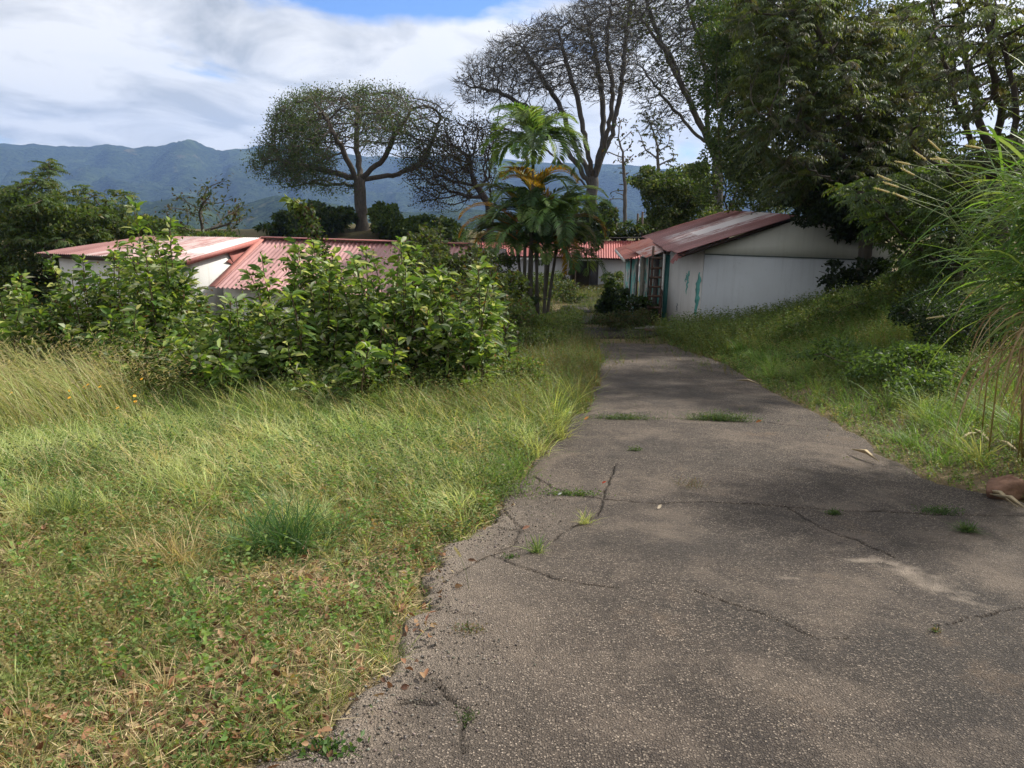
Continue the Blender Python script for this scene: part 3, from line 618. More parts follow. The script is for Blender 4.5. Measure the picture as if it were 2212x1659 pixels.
for k in range(8):
    q = D2(1380+rng.random()*52, 708+rng.random()*10, 22.6+rng.random()*1.0); 
    if k == 3: q = D2(1418, 719, 22.4)
    a_ = rng.uniform(-.35, .25); Lk = rng.uniform(.5, 1.0); q[2] = float(G(q[0], q[1]))+.05+.018*k; d_ = A_([math.cos(a_), math.sin(a_)*.8, rng.uniform(-.02, .05)])*Lk
    b = MB(); b.bar(q-d_/2, q+d_/2, .11 if k != 3 else .3, .022, (.13, .075, .055) if k == 3 else tuple(A_([.42, .38, .34])*rng.uniform(.55, 1.05))); o = b.build('plank', M['wood'], org=q); tag(o, lab[k], 'plank', 'old planks by the shed')
def rock(name, c, r, sc, col, seed, label, cat, mat='stone', n=14, facet=3.0):
    r_ = np.random.default_rng(seed); b = MB(); th = np.linspace(0, math.pi, n); ph = np.linspace(0, 2*math.pi, 2*n, endpoint=False)
    TH, PH = np.meshgrid(th, ph, indexing='ij'); d = np.stack([np.sin(TH)*np.cos(PH), np.sin(TH)*np.sin(PH), np.cos(TH)], -1)
    dirs = unit(r_.normal(size=(14, 3))); h = r_.uniform(.58, 1.0, 14); rad = np.min(np.where(d@dirs.T > .05, h/np.maximum(d@dirs.T, .05), 9), -1); rad = np.clip(rad, 0, 1.2)
    P = d*rad[..., None]*r*A_(sc); P += (fbm(TH*3+seed, PH*2, seed, 3)-.5)[..., None]*r*.15*d; i = np.arange(n-1)[:, None]*2*n; j = np.arange(2*n)[None]; j2 = (j+1) % (2*n)
    b.add(P.reshape(-1, 3), np.stack([i+j, i+2*n+j, i+2*n+j2, i+j2], -1).reshape(-1, 4), None, col); o = b.build(name, M[mat]); o.location = c; return tag(o, label, cat)
q = hit(2185, 1062, .1); rock('rock', (q[0]+.04, q[1]+.1, float(G(q[0], q[1]))+.08), .17, (1.25, .8, .72), (.22, .125, .085), 4, 'reddish brown angular rock at the right edge beside dry cane leaves', 'rock', n=24)
q = D2(1415, 700, 24.7); rock('clay_block', (q[0], q[1], float(G(q[0], q[1]))+.12), .2, (.9, .8, .75), (.22, .10, .07), 8, 'reddish broken clay block behind the ladder foot', 'block', n=10)
posts = [(1386, 500, 458, 55, 'grey fence post on the bank behind the back building, right beside the shed roof'), (1329, 500, 448, 55, 'thin dark fence post on the bank right of the big trunk'), (1376, 492, 462, 57, 'short slanting fence post next to the bare sapling'), (1302, 512, 430, 53, 'tall rusty brown post rising behind the red roof of the back building'), (1268, 510, 466, 56, 'stubby post half hidden by the bush under the big trunk')]
for x, y0, y1, d_, lb in posts:
    a_ = D2(x, y0+10, d_); b_ = D2(x+2, y1, d_); gz = float(G(a_[0], a_[1])); a_[2] = min(a_[2], gz-.1); b = MB(); b.tube([a_, (a_+b_)/2+A_([.03, 0, 0]), b_], [.11, .10, .08], 6, (.10, .075, .06)); o = b.build('fence_post', M['wood'], org=a_); tag(o, lb, 'post', 'fence posts on the bank')
print('built houses', round(time.time()-T0, 1))

# ------------------------------------------------------------------ vegetation primitives
def vcol(n, base, var=.25, hue=.12, r_=rng):
    var = var*1.35
    base = A_(base, float); k = 1+var*r_.normal(size=(n, 1)); h = 1+hue*r_.normal(size=(n, 3)); return np.clip(base*np.clip(k, .4, 2)*np.clip(h, .5, 1.6), .004, .9)
def mixcol(n, cols, wts, var=.22, hue=.08, r_=rng):
    cols = A_(cols, float); i = r_.choice(len(cols), n, p=A_(wts)/sum(wts)); return vcol(n, 1, var, hue, r_)*cols[i]
def blades(b, P, h, w, lean, head, c, curve=2.0, seg=3, r_=rng):
    """tapered ribbons; P (n,3), h,w,lean,head arrays"""
    n = len(P)
    if n == 0: return
    h = np.broadcast_to(h, (n,)); w = np.broadcast_to(w, (n,)); lean = np.broadcast_to(lean, (n,)); head = np.broadcast_to(head, (n,))
    hv = np.stack([np.cos(head), np.sin(head), 0*head], -1); fa = r_.uniform(0, math.pi, n); sd = np.stack([np.cos(fa), np.sin(fa), 0*fa], -1)
    V = []; ts = np.linspace(0, 1, seg+1)
    for k, t_ in enumerate(ts):
        up = h*(t_-.28*np.minimum(lean, 1.6)*t_**curve); hz = h*lean*t_**curve*.8+h*.25*lean*t_
        c_ = P+hv*hz[:, None]+A_([0, 0, 1])*up[:, None]
        ww = w*(1-.15*t_)*(1 if k < seg else 0)*(.7 if k == 0 else 1)
        if k < seg: V += [c_-sd*ww[:, None]/2, c_+sd*ww[:, None]/2]
        else: V += [c_]
    m_ = 2*seg+1; V = np.stack(V, 1); i = np.arange(n)[:, None]*m_
    q = np.concatenate([i+A_([[2*k, 2*k+1, 2*k+3, 2*k+2]]) for k in range(seg-1)]); t_ = i+A_([[2*seg-2, 2*seg-1, 2*seg]])
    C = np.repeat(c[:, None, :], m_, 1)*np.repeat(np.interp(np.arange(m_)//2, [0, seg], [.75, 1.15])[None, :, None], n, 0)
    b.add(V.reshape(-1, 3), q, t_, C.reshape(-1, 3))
def leaves(b, P, d, nrm_, Ln, Wd, c, fold=.12, droop=.15):
    """simple four point folded leaf"""
    n = len(P)
    if n == 0: return
    d = unit(d); s_ = unit(np.cross(d, nrm_)); nn = unit(np.cross(s_, d)); Ln = np.broadcast_to(Ln, (n,))[:, None]; Wd = np.broadcast_to(Wd, (n,))[:, None]
    m_ = P+d*Ln*.42
    V = np.stack([P, m_-s_*Wd/2+nn*Wd*fold, P+d*Ln-A_([0, 0, 1])*Ln*droop, m_+s_*Wd/2+nn*Wd*fold], 1)
    i = np.arange(n)[:, None]*4; t_ = np.concatenate([i+A_([[0, 2, 1]]), i+A_([[0, 3, 2]])])
    b.add(V.reshape(-1, 3), None, t_, np.repeat(c, 4, 0))
def bigleaves(b, P, d, nrm_, Ln, Wd, c, fold=.22, droop=.25):
    """pointed oval leaf, folded at the midrib and drooping at the tip"""
    n = len(P)
    if n == 0: return
    d = unit(d); s_ = unit(np.cross(d, nrm_)); nn = unit(np.cross(s_, d)); Ln = np.broadcast_to(Ln, (n,))[:, None]; Wd = np.broadcast_to(Wd, (n,))[:, None]
    dr = lambda f: -A_([0, 0, 1])*Ln*droop*f**2
    M_ = [P+d*Ln*f+dr(f) for f in (0, .22, .55, 1.0)]
    wd = lambda f, s2: M_[f]+s2*s_*Wd*((0, .42, .5, 0)[f])+nn*Wd*fold*((0, .8, 1, 0)[f])
    mid2 = [P+d*Ln*f+dr(f) for f in (.8,)][0]
    V = np.stack([M_[0], M_[1], M_[2], M_[3], wd(1, -1), wd(2, -1), mid2-s_*Wd*.26+nn*Wd*.1, wd(1, 1), wd(2, 1), mid2+s_*Wd*.26+nn*Wd*.1], 1)
    i = np.arange(n)[:, None]*10
    q = np.concatenate([i+A_([[1, 2, 5, 4]]), i+A_([[2, 3, 6, 5]]), i+A_([[1, 7, 8, 2]]), i+A_([[2, 8, 9, 3]])]); t_ = np.concatenate([i+A_([[0, 1, 4]]), i+A_([[0, 7, 1]])])
    b.add(V.reshape(-1, 3), q, t_, np.repeat(c, 10, 0))
def rdir(n, up=.0, r_=rng): v = r_.normal(size=(n, 3)); v[:, 2] += up; return unit(v)

def colonize(root, trunk, att, step, infl, kill, r_, iters=160, wig=.12, tip=.012, expo=2.2, parents=None):
    """space colonisation skeleton: returns nodes, parents, radii"""
    nodes = [np.asarray(p, float) for p in trunk]; par = [-1]+list(range(len(trunk)-1)) if parents is None else list(parents); att = np.asarray(att, float)
    Nn = A_(nodes); dm = np.linalg.norm(att[:, None]-Nn[None], axis=2); near = dm.argmin(1); dist = dm.min(1)
    cnt = {}
    for it in range(iters):
        if len(att) == 0: break
        act = dist < infl
        if not act.any():
            i = dist.argmin(); act = np.zeros(len(att), bool); act[i] = True
        idx = near[act]; Na = A_(nodes); dv = unit(att[act]-Na[idx]); acc = np.zeros((len(nodes), 3)); np.add.at(acc, idx, dv)
        u_ = np.unique(idx); new = []
        for k in u_:
            cnt[k] = cnt.get(k, 0)+1
            if cnt[k] > 5: continue
            d = acc[k]; d = d/(np.linalg.norm(d)+1e-9)
            if par[k] >= 0: d = d+.35*unit(nodes[k]-nodes[par[k]])
            d = unit(d+r_.normal(0, wig, 3)); new.append((nodes[k]+d*step, k))
        if not new:
            rem = act & True; att = att[~rem]; near = near[~rem]; dist = dist[~rem]; continue
        s0 = len(nodes)
        for p_, k in new: nodes.append(p_); par.append(int(k))
        NP = A_([p_ for p_, _ in new]); dm = np.linalg.norm(att[:, None]-NP[None], axis=2); mi = dm.argmin(1); md = dm.min(1); bt = md < dist
        near = np.where(bt, mi+s0, near); dist = np.where(bt, md, dist); keep = dist > kill; att, near, dist = att[keep], near[keep], dist[keep]
        if len(nodes) > 24000: break
    P = A_(nodes); par = A_(par); n = len(P); r = np.zeros(n); nch = np.zeros(n, int)
    for i in range(n-1, 0, -1):
        if r[i] == 0: r[i] = tip**expo
        r[par[i]] += r[i]; nch[par[i]] += 1
    if r[0] == 0: r[0] = tip**expo
    r = r**(1/expo)
    for _ in range(2):     # relax kinks
        s_ = P.copy(); S = np.zeros_like(P); c_ = np.zeros(n); i = np.arange(1, n); np.add.at(S, par[i], P[i]); np.add.at(c_, par[i], 1); S[i] += P[par[i]]; c_[i] += 1
        mk = np.arange(n) > len(trunk); s_[mk] = .6*P[mk]+.4*(S/np.maximum(c_, 1)[:, None])[mk]; P = s_
    return P, par, r, nch
def skeleton(b, P, par, r, c, rmin=0.0, flare=1.0):
    n = len(P); best = -np.ones(n, int); br = np.zeros(n)
    for i in range(1, n):
        if r[i] > br[par[i]]: br[par[i]] = r[i]; best[par[i]] = i
    for i in range(n):
        if i == 0 or best[par[i]] != i:
            ch = [i] if i == 0 else [par[i], i]; k = i
            while best[k] >= 0: k = best[k]; ch.append(k)
            if len(ch) < 2: continue
            rr = r[ch].copy()
            if i != 0: rr[0] = min(rr[0], rr[1]*1.25)
            if rr.max() < rmin: continue
            if i == 0 and flare > 1: rr[0] *= flare; rr[1] *= 1+(flare-1)*.25
            k_ = 10 if rr[0] > .15 else (6 if rr[0] > .04 else (4 if rr[0] > .018 else 3))
            b.tube(P[ch], rr, k_, c, cap=False)
def blobpts(blobs, D, n, r_, shell=0.0):
    """points in ellipsoids: (cx,cy,rx,ry pixels, depth offset m, depth radius m[, weight])"""
    w = A_([bl[2]*bl[3]*(bl[6] if len(bl) > 6 else 1) for bl in blobs], float); w /= w.sum(); k = r_.choice(len(blobs), n, p=w); out_ = np.zeros((n, 3))
    u_ = unit(r_.normal(size=(n, 3))); rad = r_.random(n)**(1/3); rad = shell+(1-shell)*rad; u_ *= rad[:, None]
    for i in range(n):
        bl = blobs[k[i]]; out_[i] = at(bl[0]+bl[2]*u_[i, 0], bl[1]-bl[3]*u_[i, 1], D+bl[4]+bl[5]*u_[i, 2])
    return out_
def tree(name, label, cat, base, D, blobs, n_att, step, kill, leaf, trunkpts=None, bark=(.10, .08, .065), seed=1, tip=.012, expo=2.2, shell=0., leafk=2, lr=.03, group=None, wig=.12, flare=1.3, smoothlim=None, infl=None, limbs=(), twigs=0):
    r_ = np.random.default_rng(seed); bp = D2(base[0], base[1], D); gz = float(G(bp[0], bp[1])); bp[2] = gz-.15
    tp = [bp]+[D2(x, y, D+dd) for x, y, dd in (trunkpts or [])]
    TP = [tp[0]]
    for a_, b_ in zip(tp[:-1], tp[1:]):
        k = max(1, int(np.linalg.norm(b_-a_)/step)); TP += [a_+(b_-a_)*(j+1)/k+r_.normal(0, step*.04, 3) for j in range(k)]
    PR = [-1]+list(range(len(TP)-1))
    for lb_ in limbs:
        q_ = [D2(x, y, D+dd) for x, y, dd in lb_]; k0 = int(np.argmin([np.linalg.norm(p_-q_[0]) for p_ in TP])); last = k0; pts_ = [TP[k0]]+q_[1:]
        f_ = np.linspace(0, len(pts_)-1, max(3, int(sum(np.linalg.norm(b_-a_) for a_, b_ in zip(pts_[:-1], pts_[1:]))/step))); pa = A_(pts_); sm = np.stack([np.interp(f_, np.arange(len(pa)), pa[:, j]) for j in range(3)], -1)
        for _ in range(3): sm[1:-1] = .5*sm[1:-1]+.25*(sm[:-2]+sm[2:])
        for p_ in sm[1:]: TP.append(p_+r_.normal(0, step*.16, 3)); PR.append(last); last = len(TP)-1
    att = blobpts(blobs, D, n_att, r_, shell)
    P, par, r, nch = colonize(bp, TP, att, step, infl or step*7, kill, r_, wig=wig, tip=tip, expo=expo, parents=PR)
    root = thing(name, label, cat, (bp[0], bp[1], gz), group); org = A_(root.location)
    b = MB(); skeleton(b, P, par, r, bark, flare=flare)
    if twigs:
        te = np.where(r < tip*1.7)[0]; te = te[te > len(TP)]; te = np.repeat(te, twigs); d_ = unit(P[te]-P[par[te]]); nt_ = len(te); dd_ = unit(d_*1.0+r_.normal(0, .55, (nt_, 3))+A_([0, 0, .25])); ln_ = step*r_.uniform(1.0, 2.6, nt_)
        leaves(b, P[te], dd_, rdir(nt_, 0, r_), ln_, tip*1.5, vcol(nt_, bark, .1, .03, r_), 0, -.15); q_ = P[te]+dd_*(ln_*.5)[:, None]; leaves(b, q_, unit(dd_+r_.normal(0, .6, (nt_, 3))), rdir(nt_, 0, r_), ln_*.7, tip*1.1, vcol(nt_, bark, .1, .03, r_), 0, -.1)
    b.build('trunk', M['bark'], root, smooth=True, org=org)
    tw = np.where((r < lr) & (np.arange(len(P)) > len(TP)))[0]
    if leaf is not None and len(tw):
        b = MB(); leaf(b, P[tw], unit(P[tw]-P[par[tw]]), r_)
        if b.n: b.build('crown', M['leaf'], root, org=org)
    print(name, len(P), 'twigs', len(tw), round(time.time()-T0, 1)); return root
# leaf habits
def small_leaf(per, L_, W_l, cols, wts, spread, up=.3, prob=1.0, clump=None):
    def f(b, P, d, r_):
        if prob < 1 or clump:
            k = r_.random(len(P)) < prob
            if clump: k &= noise(P[:, 0]/clump, P[:, 2]/clump+P[:, 1]*.13, 7) < prob
            P, d = P[k], d[k]
        n = len(P)*per; Q = np.repeat(P, per, 0)+r_.normal(0, spread, (n, 3)); dd = unit(np.repeat(d, per, 0)*.5+rdir(n, 0, r_)); leaves(b, Q, dd, rdir(n, 1.2, r_), L_*r_.uniform(.6, 1.3, n), W_l*r_.uniform(.7, 1.3, n), mixcol(n, cols, wts, r_=r_))
    return f
def drooping(per, RL, nl, L_, W_l, cols, wts, prob=1.0, droop=.7, big=False, jit=.05):
    """compound leaves: a stalk carrying paired hanging leaflets"""
    def f(b, P, d, r_):
        k = r_.random(len(P)) < prob; P, d = P[k], d[k]; n = len(P)*per
        P = np.repeat(P, per, 0)+r_.normal(0, jit, (n, 3)); a_ = r_.uniform(0, 2*math.pi, n); hd = unit(np.stack([np.cos(a_), np.sin(a_), r_.uniform(-.1, .5, n)], -1)+.5*np.repeat(d, per, 0)); Ls = RL*r_.uniform(.6, 1.2, n); cc = mixcol(n, cols, wts, r_=r_)
        for j in range(nl):
            t_ = (j+1)/nl; Q = P+hd*(Ls*t_)[:, None]-A_([0, 0, 1])*(Ls*droop*.5*t_**2)[:, None]
            sd = unit(np.cross(hd, A_([0, 0, 1.])))
            for s_ in ((-1, 1) if j < nl-1 else (0,)):
                dl = unit(hd*.45+sd*s_*.9-A_([0, 0, 1])*(droop*r_.uniform(.5, 1.3, n))[:, None]+r_.normal(0, .15, (n, 3)))
                (bigleaves if big else leaves)(b, Q, dl, unit(A_([0, 0, 1.])+hd*.6+r_.normal(0, .3, (n, 3))), L_*r_.uniform(.75, 1.2, n), W_l*r_.uniform(.8, 1.2, n), cc*r_.uniform(.8, 1.2, (n, 1)))
    return f
DG, MG, YG, BR, OL = (.028, .050, .016), (.050, .090, .022), (.12, .16, .035), (.065, .042, .028), (.07, .085, .03)

# ------------------------------------------------------------------ trees
def sided(x0, x1, p0, p1, base_):
    """leaf habit that thins from one side of the crown to the other"""
    def f(b, P, d, r_):
        k = r_.random(len(P)) < np.interp(P[:, 0], [x0, x1], [p0, p1]); base_(b, P[k], d[k], r_)
    return f
tree('rain_tree', 'broad umbrella crowned tree with thick trunk standing alone on the mound behind the pink roofs', 'tree', (783, 505), 60,
     [(780, 255, 205, 70, 0, 7.5), (650, 320, 90, 70, 0, 5, 1.3), (900, 265, 90, 65, 0, 6), (700, 250, 110, 60, 0, 6), (600, 350, 70, 34, 0, 3, 1), (920, 330, 50, 40, 0, 4, .5), (650, 385, 80, 24, 0, 2.5, .5), (730, 400, 40, 20, 0, 2, .5)], 4300, .36, .46,
     sided(D2(760, 300, 60)[0], D2(930, 300, 60)[0], .78, .30, small_leaf(34, .17, .095, [(.055, .09, .035), (.085, .125, .05), (.08, .08, .05)], [4, 3, 1], .36, prob=.78, clump=2.6)), [(776, 400, 0), (778, 388, 0)], (.10, .085, .07), 3, .019, 2.12, .25, twigs=1, lr=.06, flare=1.5, wig=.2,
     limbs=[[(778, 392, 0), (740, 378, 0), (690, 366, .5), (630, 350, 1), (575, 345, 1)], [(777, 395, 0), (745, 335, -1), (720, 285, -2), (690, 235, -2.5)], [(778, 388, 0), (773, 330, 1), (768, 265, 2), (775, 212, 2)], [(780, 388, 0), (830, 345, -1), (850, 300, -2), (885, 245, -3)], [(780, 390, 0), (865, 376, 1), (915, 350, 1), (935, 300, 2), (955, 240, 2)], [(776, 398, 0), (720, 400, 2), (660, 395, 3), (600, 410, 3)]])
tree('rain_tree', 'huge tall nearly bare tree with many wavy rising limbs behind the palm, centre', 'tree', (1272, 500), 60,
     [(1200, 130, 150, 85, 0, 7), (1310, 110, 80, 120, 0, 6), (1090, 165, 100, 60, 0, 5), (1345, 0, 75, 90, 0, 6), (1235, 70, 110, 48, 0, 6), (1150, 250, 70, 30, 0, 3, .5), (1130, 110, 80, 45, 0, 4), (1030, 190, 45, 45, 0, 3), (1060, 280, 60, 20, 0, 2, .5), (1290, 30, 70, 40, 0, 5)], 9000, .34, .36,
     small_leaf(3, .24, .09, [(.045, .05, .03), (.06, .05, .035)], [1, 1], .3, prob=.22), [(1277, 425, 0), (1283, 385, 0)], (.082, .078, .072), 8, .0125, 2.12, .15, twigs=2, lr=.04, flare=1.3, wig=.22,
     limbs=[[(1278, 405, 0), (1240, 350, 0), (1205, 290, 0), (1150, 240, 0), (1085, 200, 0), (1015, 185, 0)], [(1280, 395, 0), (1245, 320, 1), (1220, 250, 1.5), (1180, 180, 2), (1145, 125, 2), (1120, 95, 2)], [(1283, 388, 0), (1264, 300, -1.5), (1250, 220, -2), (1225, 130, -2.5), (1208, 75, -3)], [(1283, 385, 0), (1305, 290, 1), (1300, 200, 1.5), (1285, 110, 2), (1268, 45, 2.5)], [(1282, 380, 0), (1322, 290, 0), (1342, 190, 0), (1350, 90, 0), (1362, 0, 0)], [(1276, 415, 0), (1215, 350, -1), (1150, 300, -1.5), (1080, 275, -2)], [(1283, 385, 0), (1310, 300, -2), (1325, 200, -3), (1310, 90, -3.5), (1320, 0, -4)]])
tree('rain_tree', 'tall bare limbed tree rising out of the dark foliage, right of the tallest tree', 'tree', (1560, 520), 44,
     [(1480, 120, 90, 110, 0, 4), (1440, 40, 110, 80, 0, 4), (1530, 60, 70, 120, 0, 4), (1480, -60, 150, 60, 0, 4), (1400, 180, 45, 60, 0, 2.5), (1440, 250, 60, 45, 0, 2, .6)], 4600, .28, .34,
     small_leaf(4, .2, .09, [(.04, .055, .025), OL], [1, 1], .25, prob=.38), [(1550, 340, 0), (1530, 300, 0)], (.08, .076, .07), 12, .011, 2.08, .1, twigs=2, lr=.036, wig=.22,
     limbs=[[(1535, 312, 0), (1500, 290, 0), (1450, 230, 0), (1410, 180, 0), (1382, 140, 0)], [(1532, 305, 0), (1490, 220, 1), (1450, 130, 1), (1410, 50, 1), (1390, -20, 1)], [(1530, 300, 0), (1528, 180, -1), (1510, 80, -1), (1480, 0, -1)], [(1540, 330, 0), (1570, 200, 0), (1580, 100, 0), (1590, 0, 0)], [(1530, 300, 0), (1470, 180, -1.5), (1425, 90, -2), (1370, 20, -2)]])
tree('dark_leafed_tree', 'rounded tree with dark purplish brown leaves between the mound tree and the palm', 'tree', (1062, 505), 58,
     [(985, 340, 100, 75, 0, 5), (1030, 300, 65, 50, 0, 4), (920, 370, 60, 50, 0, 4), (965, 430, 70, 28, 0, 3, .6), (1040, 390, 50, 60, 0, 3.5), (1000, 270, 50, 25, 0, 3)], 1500, .40, .55,
     small_leaf(24, .17, .09, [(.055, .045, .036), (.07, .055, .042), (.05, .065, .03)], [3, 2, 2], .34, prob=.72, clump=2.2), [(1055, 440, 0), (1035, 410, 0)], (.06, .05, .045), 15, .024, 2.2, .2, lr=.09, wig=.3)
tree('sapling', 'thin bare sapling with few twigs right of the big trunk', 'tree', (1352, 500), 58, [(1345, 330, 40, 60, 0, 2), (1330, 420, 30, 25, 0, 1), (1345, 270, 30, 35, 0, 1)], 110, .35, .5, small_leaf(3, .3, .16, [DG, BR], [1, 1], .15, prob=.5), [(1350, 400, 0), (1345, 340, 0)], (.12, .11, .10), 16, .03, 2.1, lr=.05)
tree('sapling', 'slender sapling with sparse drooping leaves beside the dark vine covered mass', 'tree', (1425, 480), 50, [(1420, 300, 45, 60, 0, 1.5), (1395, 260, 35, 30, 0, 1), (1440, 330, 35, 35, 0, 1)], 160, .33, .5, drooping(1, .4, 5, .2, .09, [DG, OL], [1, 1]), [(1424, 400, 0), (1420, 330, 0)], (.13, .12, .11), 17, .025, 2.1, lr=.05)
# left side trees
yc = [(.07, .12, .03), (.10, .15, .04), (.15, .17, .06), (.045, .075, .022)]; yw = [3, 4, 2, 2]
tree('bushy_tree', 'yellowish green tree with drooping leaf sprays at the far left edge', 'tree', (60, 640), 31, [(60, 450, 95, 75, 0, 3), (130, 520, 110, 70, 0, 3), (20, 540, 60, 90, 0, 3), (95, 380, 55, 28, 0, 1.5), (110, 345, 35, 14, 0, 1, .6), (40, 620, 90, 50, 0, 2.5)], 900, .3, .42, drooping(4, .42, 7, .12, .05, yc, yw, .9), [(65, 560, 0)], seed=21, tip=.014, lr=.05)
tree('bushy_tree', 'leafy olive green tree behind the far end of the low white house', 'tree', (240, 590), 33, [(235, 460, 70, 55, 0, 3), (285, 500, 50, 30, 0, 2), (180, 480, 60, 60, 0, 3), (260, 415, 35, 18, 0, 1.5), (160, 410, 40, 20, 0, 1.5)], 650, .32, .45, drooping(3, .42, 6, .15, .065, yc, [3, 4, 3, 1], .9), [(238, 520, 0)], seed=22, tip=.014, lr=.05)
tree('open_tree', 'thin open branched tree with sparse leaves above the pink roof, left of the mound', 'tree', (440, 560), 33, [(430, 440, 60, 50, 0, 2.5), (500, 460, 55, 50, 0, 2.5), (370, 455, 35, 35, 0, 2), (450, 400, 50, 18, 0, 1.5), (350, 490, 30, 20, 0, 1.5)], 330, .3, .5, small_leaf(4, .20, .09, [OL, DG, BR], [3, 2, 1], .16), [(440, 500, 0)], (.09, .08, .07), 23, .014, 2.1, lr=.045)
tree('open_tree', 'low spindly tree behind the ridge where the two pink roofs meet', 'tree', (360, 570), 34, [(335, 485, 40, 25, 0, 2), (390, 490, 35, 22, 0, 2), (300, 480, 35, 25, 0, 2)], 250, .3, .45, drooping(2, .4, 5, .14, .06, yc, yw, .8), [(360, 520, 0)], seed=24, tip=.014, lr=.05)
def bush(name, label, cat, D, blobs, n, cols, wts, L_=.16, W_l=.08, per=1, seed=1, big=False, up=.6, stems=5, group=None, core=0.0, twig=True):
    """dense leafy mass: short branching stems, leaves spread through its volume"""
    r_ = np.random.default_rng(seed); more = []
    for bl in blobs:
        for _ in range(9):
            a_ = r_.uniform(0, 6.28); s_ = r_.uniform(.22, .42); rr = r_.uniform(.75, 1.05); more.append((bl[0]+bl[2]*math.cos(a_)*rr, bl[1]+bl[3]*math.sin(a_)*rr, bl[2]*s_, bl[3]*s_, bl[4]+r_.normal(0, .5)*bl[5], bl[5]*.45, 1.3))
    blobs = [tuple(bl) if len(bl) > 6 else (*bl, 1) for bl in blobs]+more; P = blobpts(blobs, D, n, r_, core)
    cx_, cy_ = P[:, 0].mean(), P[:, 1].mean(); gz = float(G(cx_, cy_)); root = thing(name, label, cat, (cx_, cy_, gz), group); org = A_(root.location)
    P = P[P[:, 2] > G(P[:, 0], P[:, 1])+.03]
    b = MB(); sub = P[r_.choice(len(P), min(len(P), 90))]; tr_ = [A_([cx_, cy_, gz-.1]), A_([cx_, cy_, gz+.15])]
    sp = max(.12, (P[:, 2].max()-gz)/14); Q, par, rr, _ = colonize(tr_[0], tr_, sub, sp, sp*9, sp*1.6, r_, 80, .2, .007 if sp < .3 else .014); skeleton(b, Q, par, rr, (.09, .07, .05)); b.build('stem', M['bark'], root, org=org)
    # clumped: keep leaves where a 3d-ish noise is high
    k = (noise(P[:, 0]*1.9/L_*.16, P[:, 2]*1.9/L_*.16, seed)+noise(P[:, 1]*1.7/L_*.16, P[:, 2]*1.3/L_*.16+9, seed+1)) > .62; P = P[k]
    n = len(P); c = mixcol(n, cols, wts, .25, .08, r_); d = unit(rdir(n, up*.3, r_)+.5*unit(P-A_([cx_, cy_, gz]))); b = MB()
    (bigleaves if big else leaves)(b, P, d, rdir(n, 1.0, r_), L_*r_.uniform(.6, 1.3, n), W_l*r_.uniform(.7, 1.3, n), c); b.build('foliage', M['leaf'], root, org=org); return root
LF = [(.06, .10, .028), (.09, .14, .038), (.14, .16, .055)]
vg = [(.025, .045, .014), MG, (.085, .11, .03)]
bush('thicket', 'dense green undergrowth beneath the yellowish tree at the far left edge', 'thicket', 30.5, [(40, 560, 100, 90, 0, 2), (110, 620, 60, 60, 0, 1.5), (0, 640, 110, 60, 0, 2), (130, 490, 80, 45, 0, 2), (60, 450, 70, 40, 0, 2)], 34000, LF, [3, 3, 1], .17, .09, seed=37)
bush('thicket', 'olive green undergrowth along the back of the low white house', 'thicket', 32.5, [(230, 490, 90, 35, 0, 2), (330, 500, 60, 20, 0, 1.5), (170, 520, 60, 40, 0, 2), (430, 515, 80, 12, 0, 1.5)], 14000, LF, [3, 3, 1], .18, .09, seed=38)
bush('bush', 'dark green bushes spread on the mound left of the thick trunk', 'bush', 58, [(700, 475, 60, 30, 0, 3), (640, 485, 50, 22, 0, 3), (590, 495, 40, 14, 0, 2)], 9000, vg, [3, 3, 1], .34, .18, seed=31)
bush('bush', 'bright green bushes on the mound right of the thick trunk', 'bush', 57, [(835, 475, 35, 28, 0, 2.5), (880, 495, 60, 20, 0, 3), (950, 500, 60, 20, 0, 3), (925, 480, 18, 14, 0, 1)], 9000, [MG, (.10, .15, .035)], [2, 3], .32, .18, seed=32)
bush('bush', 'round dark bush under the tallest tree, behind the palm', 'bush', 50, [(1295, 475, 40, 35, 0, 2), (1240, 480, 50, 40, 0, 2), (1200, 500, 40, 25, 0, 2)], 7000, vg, [4, 3, 1], .30, .18, seed=33)
bush('bush', 'low dark shrubs along the bank behind the back building', 'bush', 56, [(1350, 500, 60, 16, 0, 2), (1410, 495, 40, 20, 0, 2), (1120, 515, 80, 14, 0, 2)], 6000, vg, [3, 2, 1], .3, .17, seed=34)
bush('vine_thicket', 'vine draped thicket with a pale green top behind the shed roof', 'thicket', 36, [(1440, 430, 55, 55, 0, 2.5), (1480, 400, 60, 45, 0, 2.5), (1410, 390, 45, 22, 0, 2), (1500, 470, 60, 35, 0, 2)], 24000, [(.04, .065, .025), (.07, .12, .035), (.15, .19, .08)], [4, 3, 2.5], .16, .09, seed=35)
bush('vine_covered_tree', 'dark tall tree wrapped in vines rising behind the shed', 'tree', 31, [(1600, 240, 85, 150, 0, 3), (1570, 380, 75, 80, 0, 3), (1640, 100, 90, 110, 0, 3), (1540, 150, 50, 90, 0, 2, .6), (1680, 380, 80, 70, 0, 2.5), (1590, 20, 90, 60, 0, 2.5)], 48000, [(.05, .085, .03), (.07, .12, .035), (.11, .13, .05)], [4, 4, 1.5], .14, .075, seed=36, core=.2)
rc = [(.07, .10, .045), (.105, .14, .06), (.11, .11, .065), (.17, .21, .085)]; rw = [4, 4, 2, 1.5]
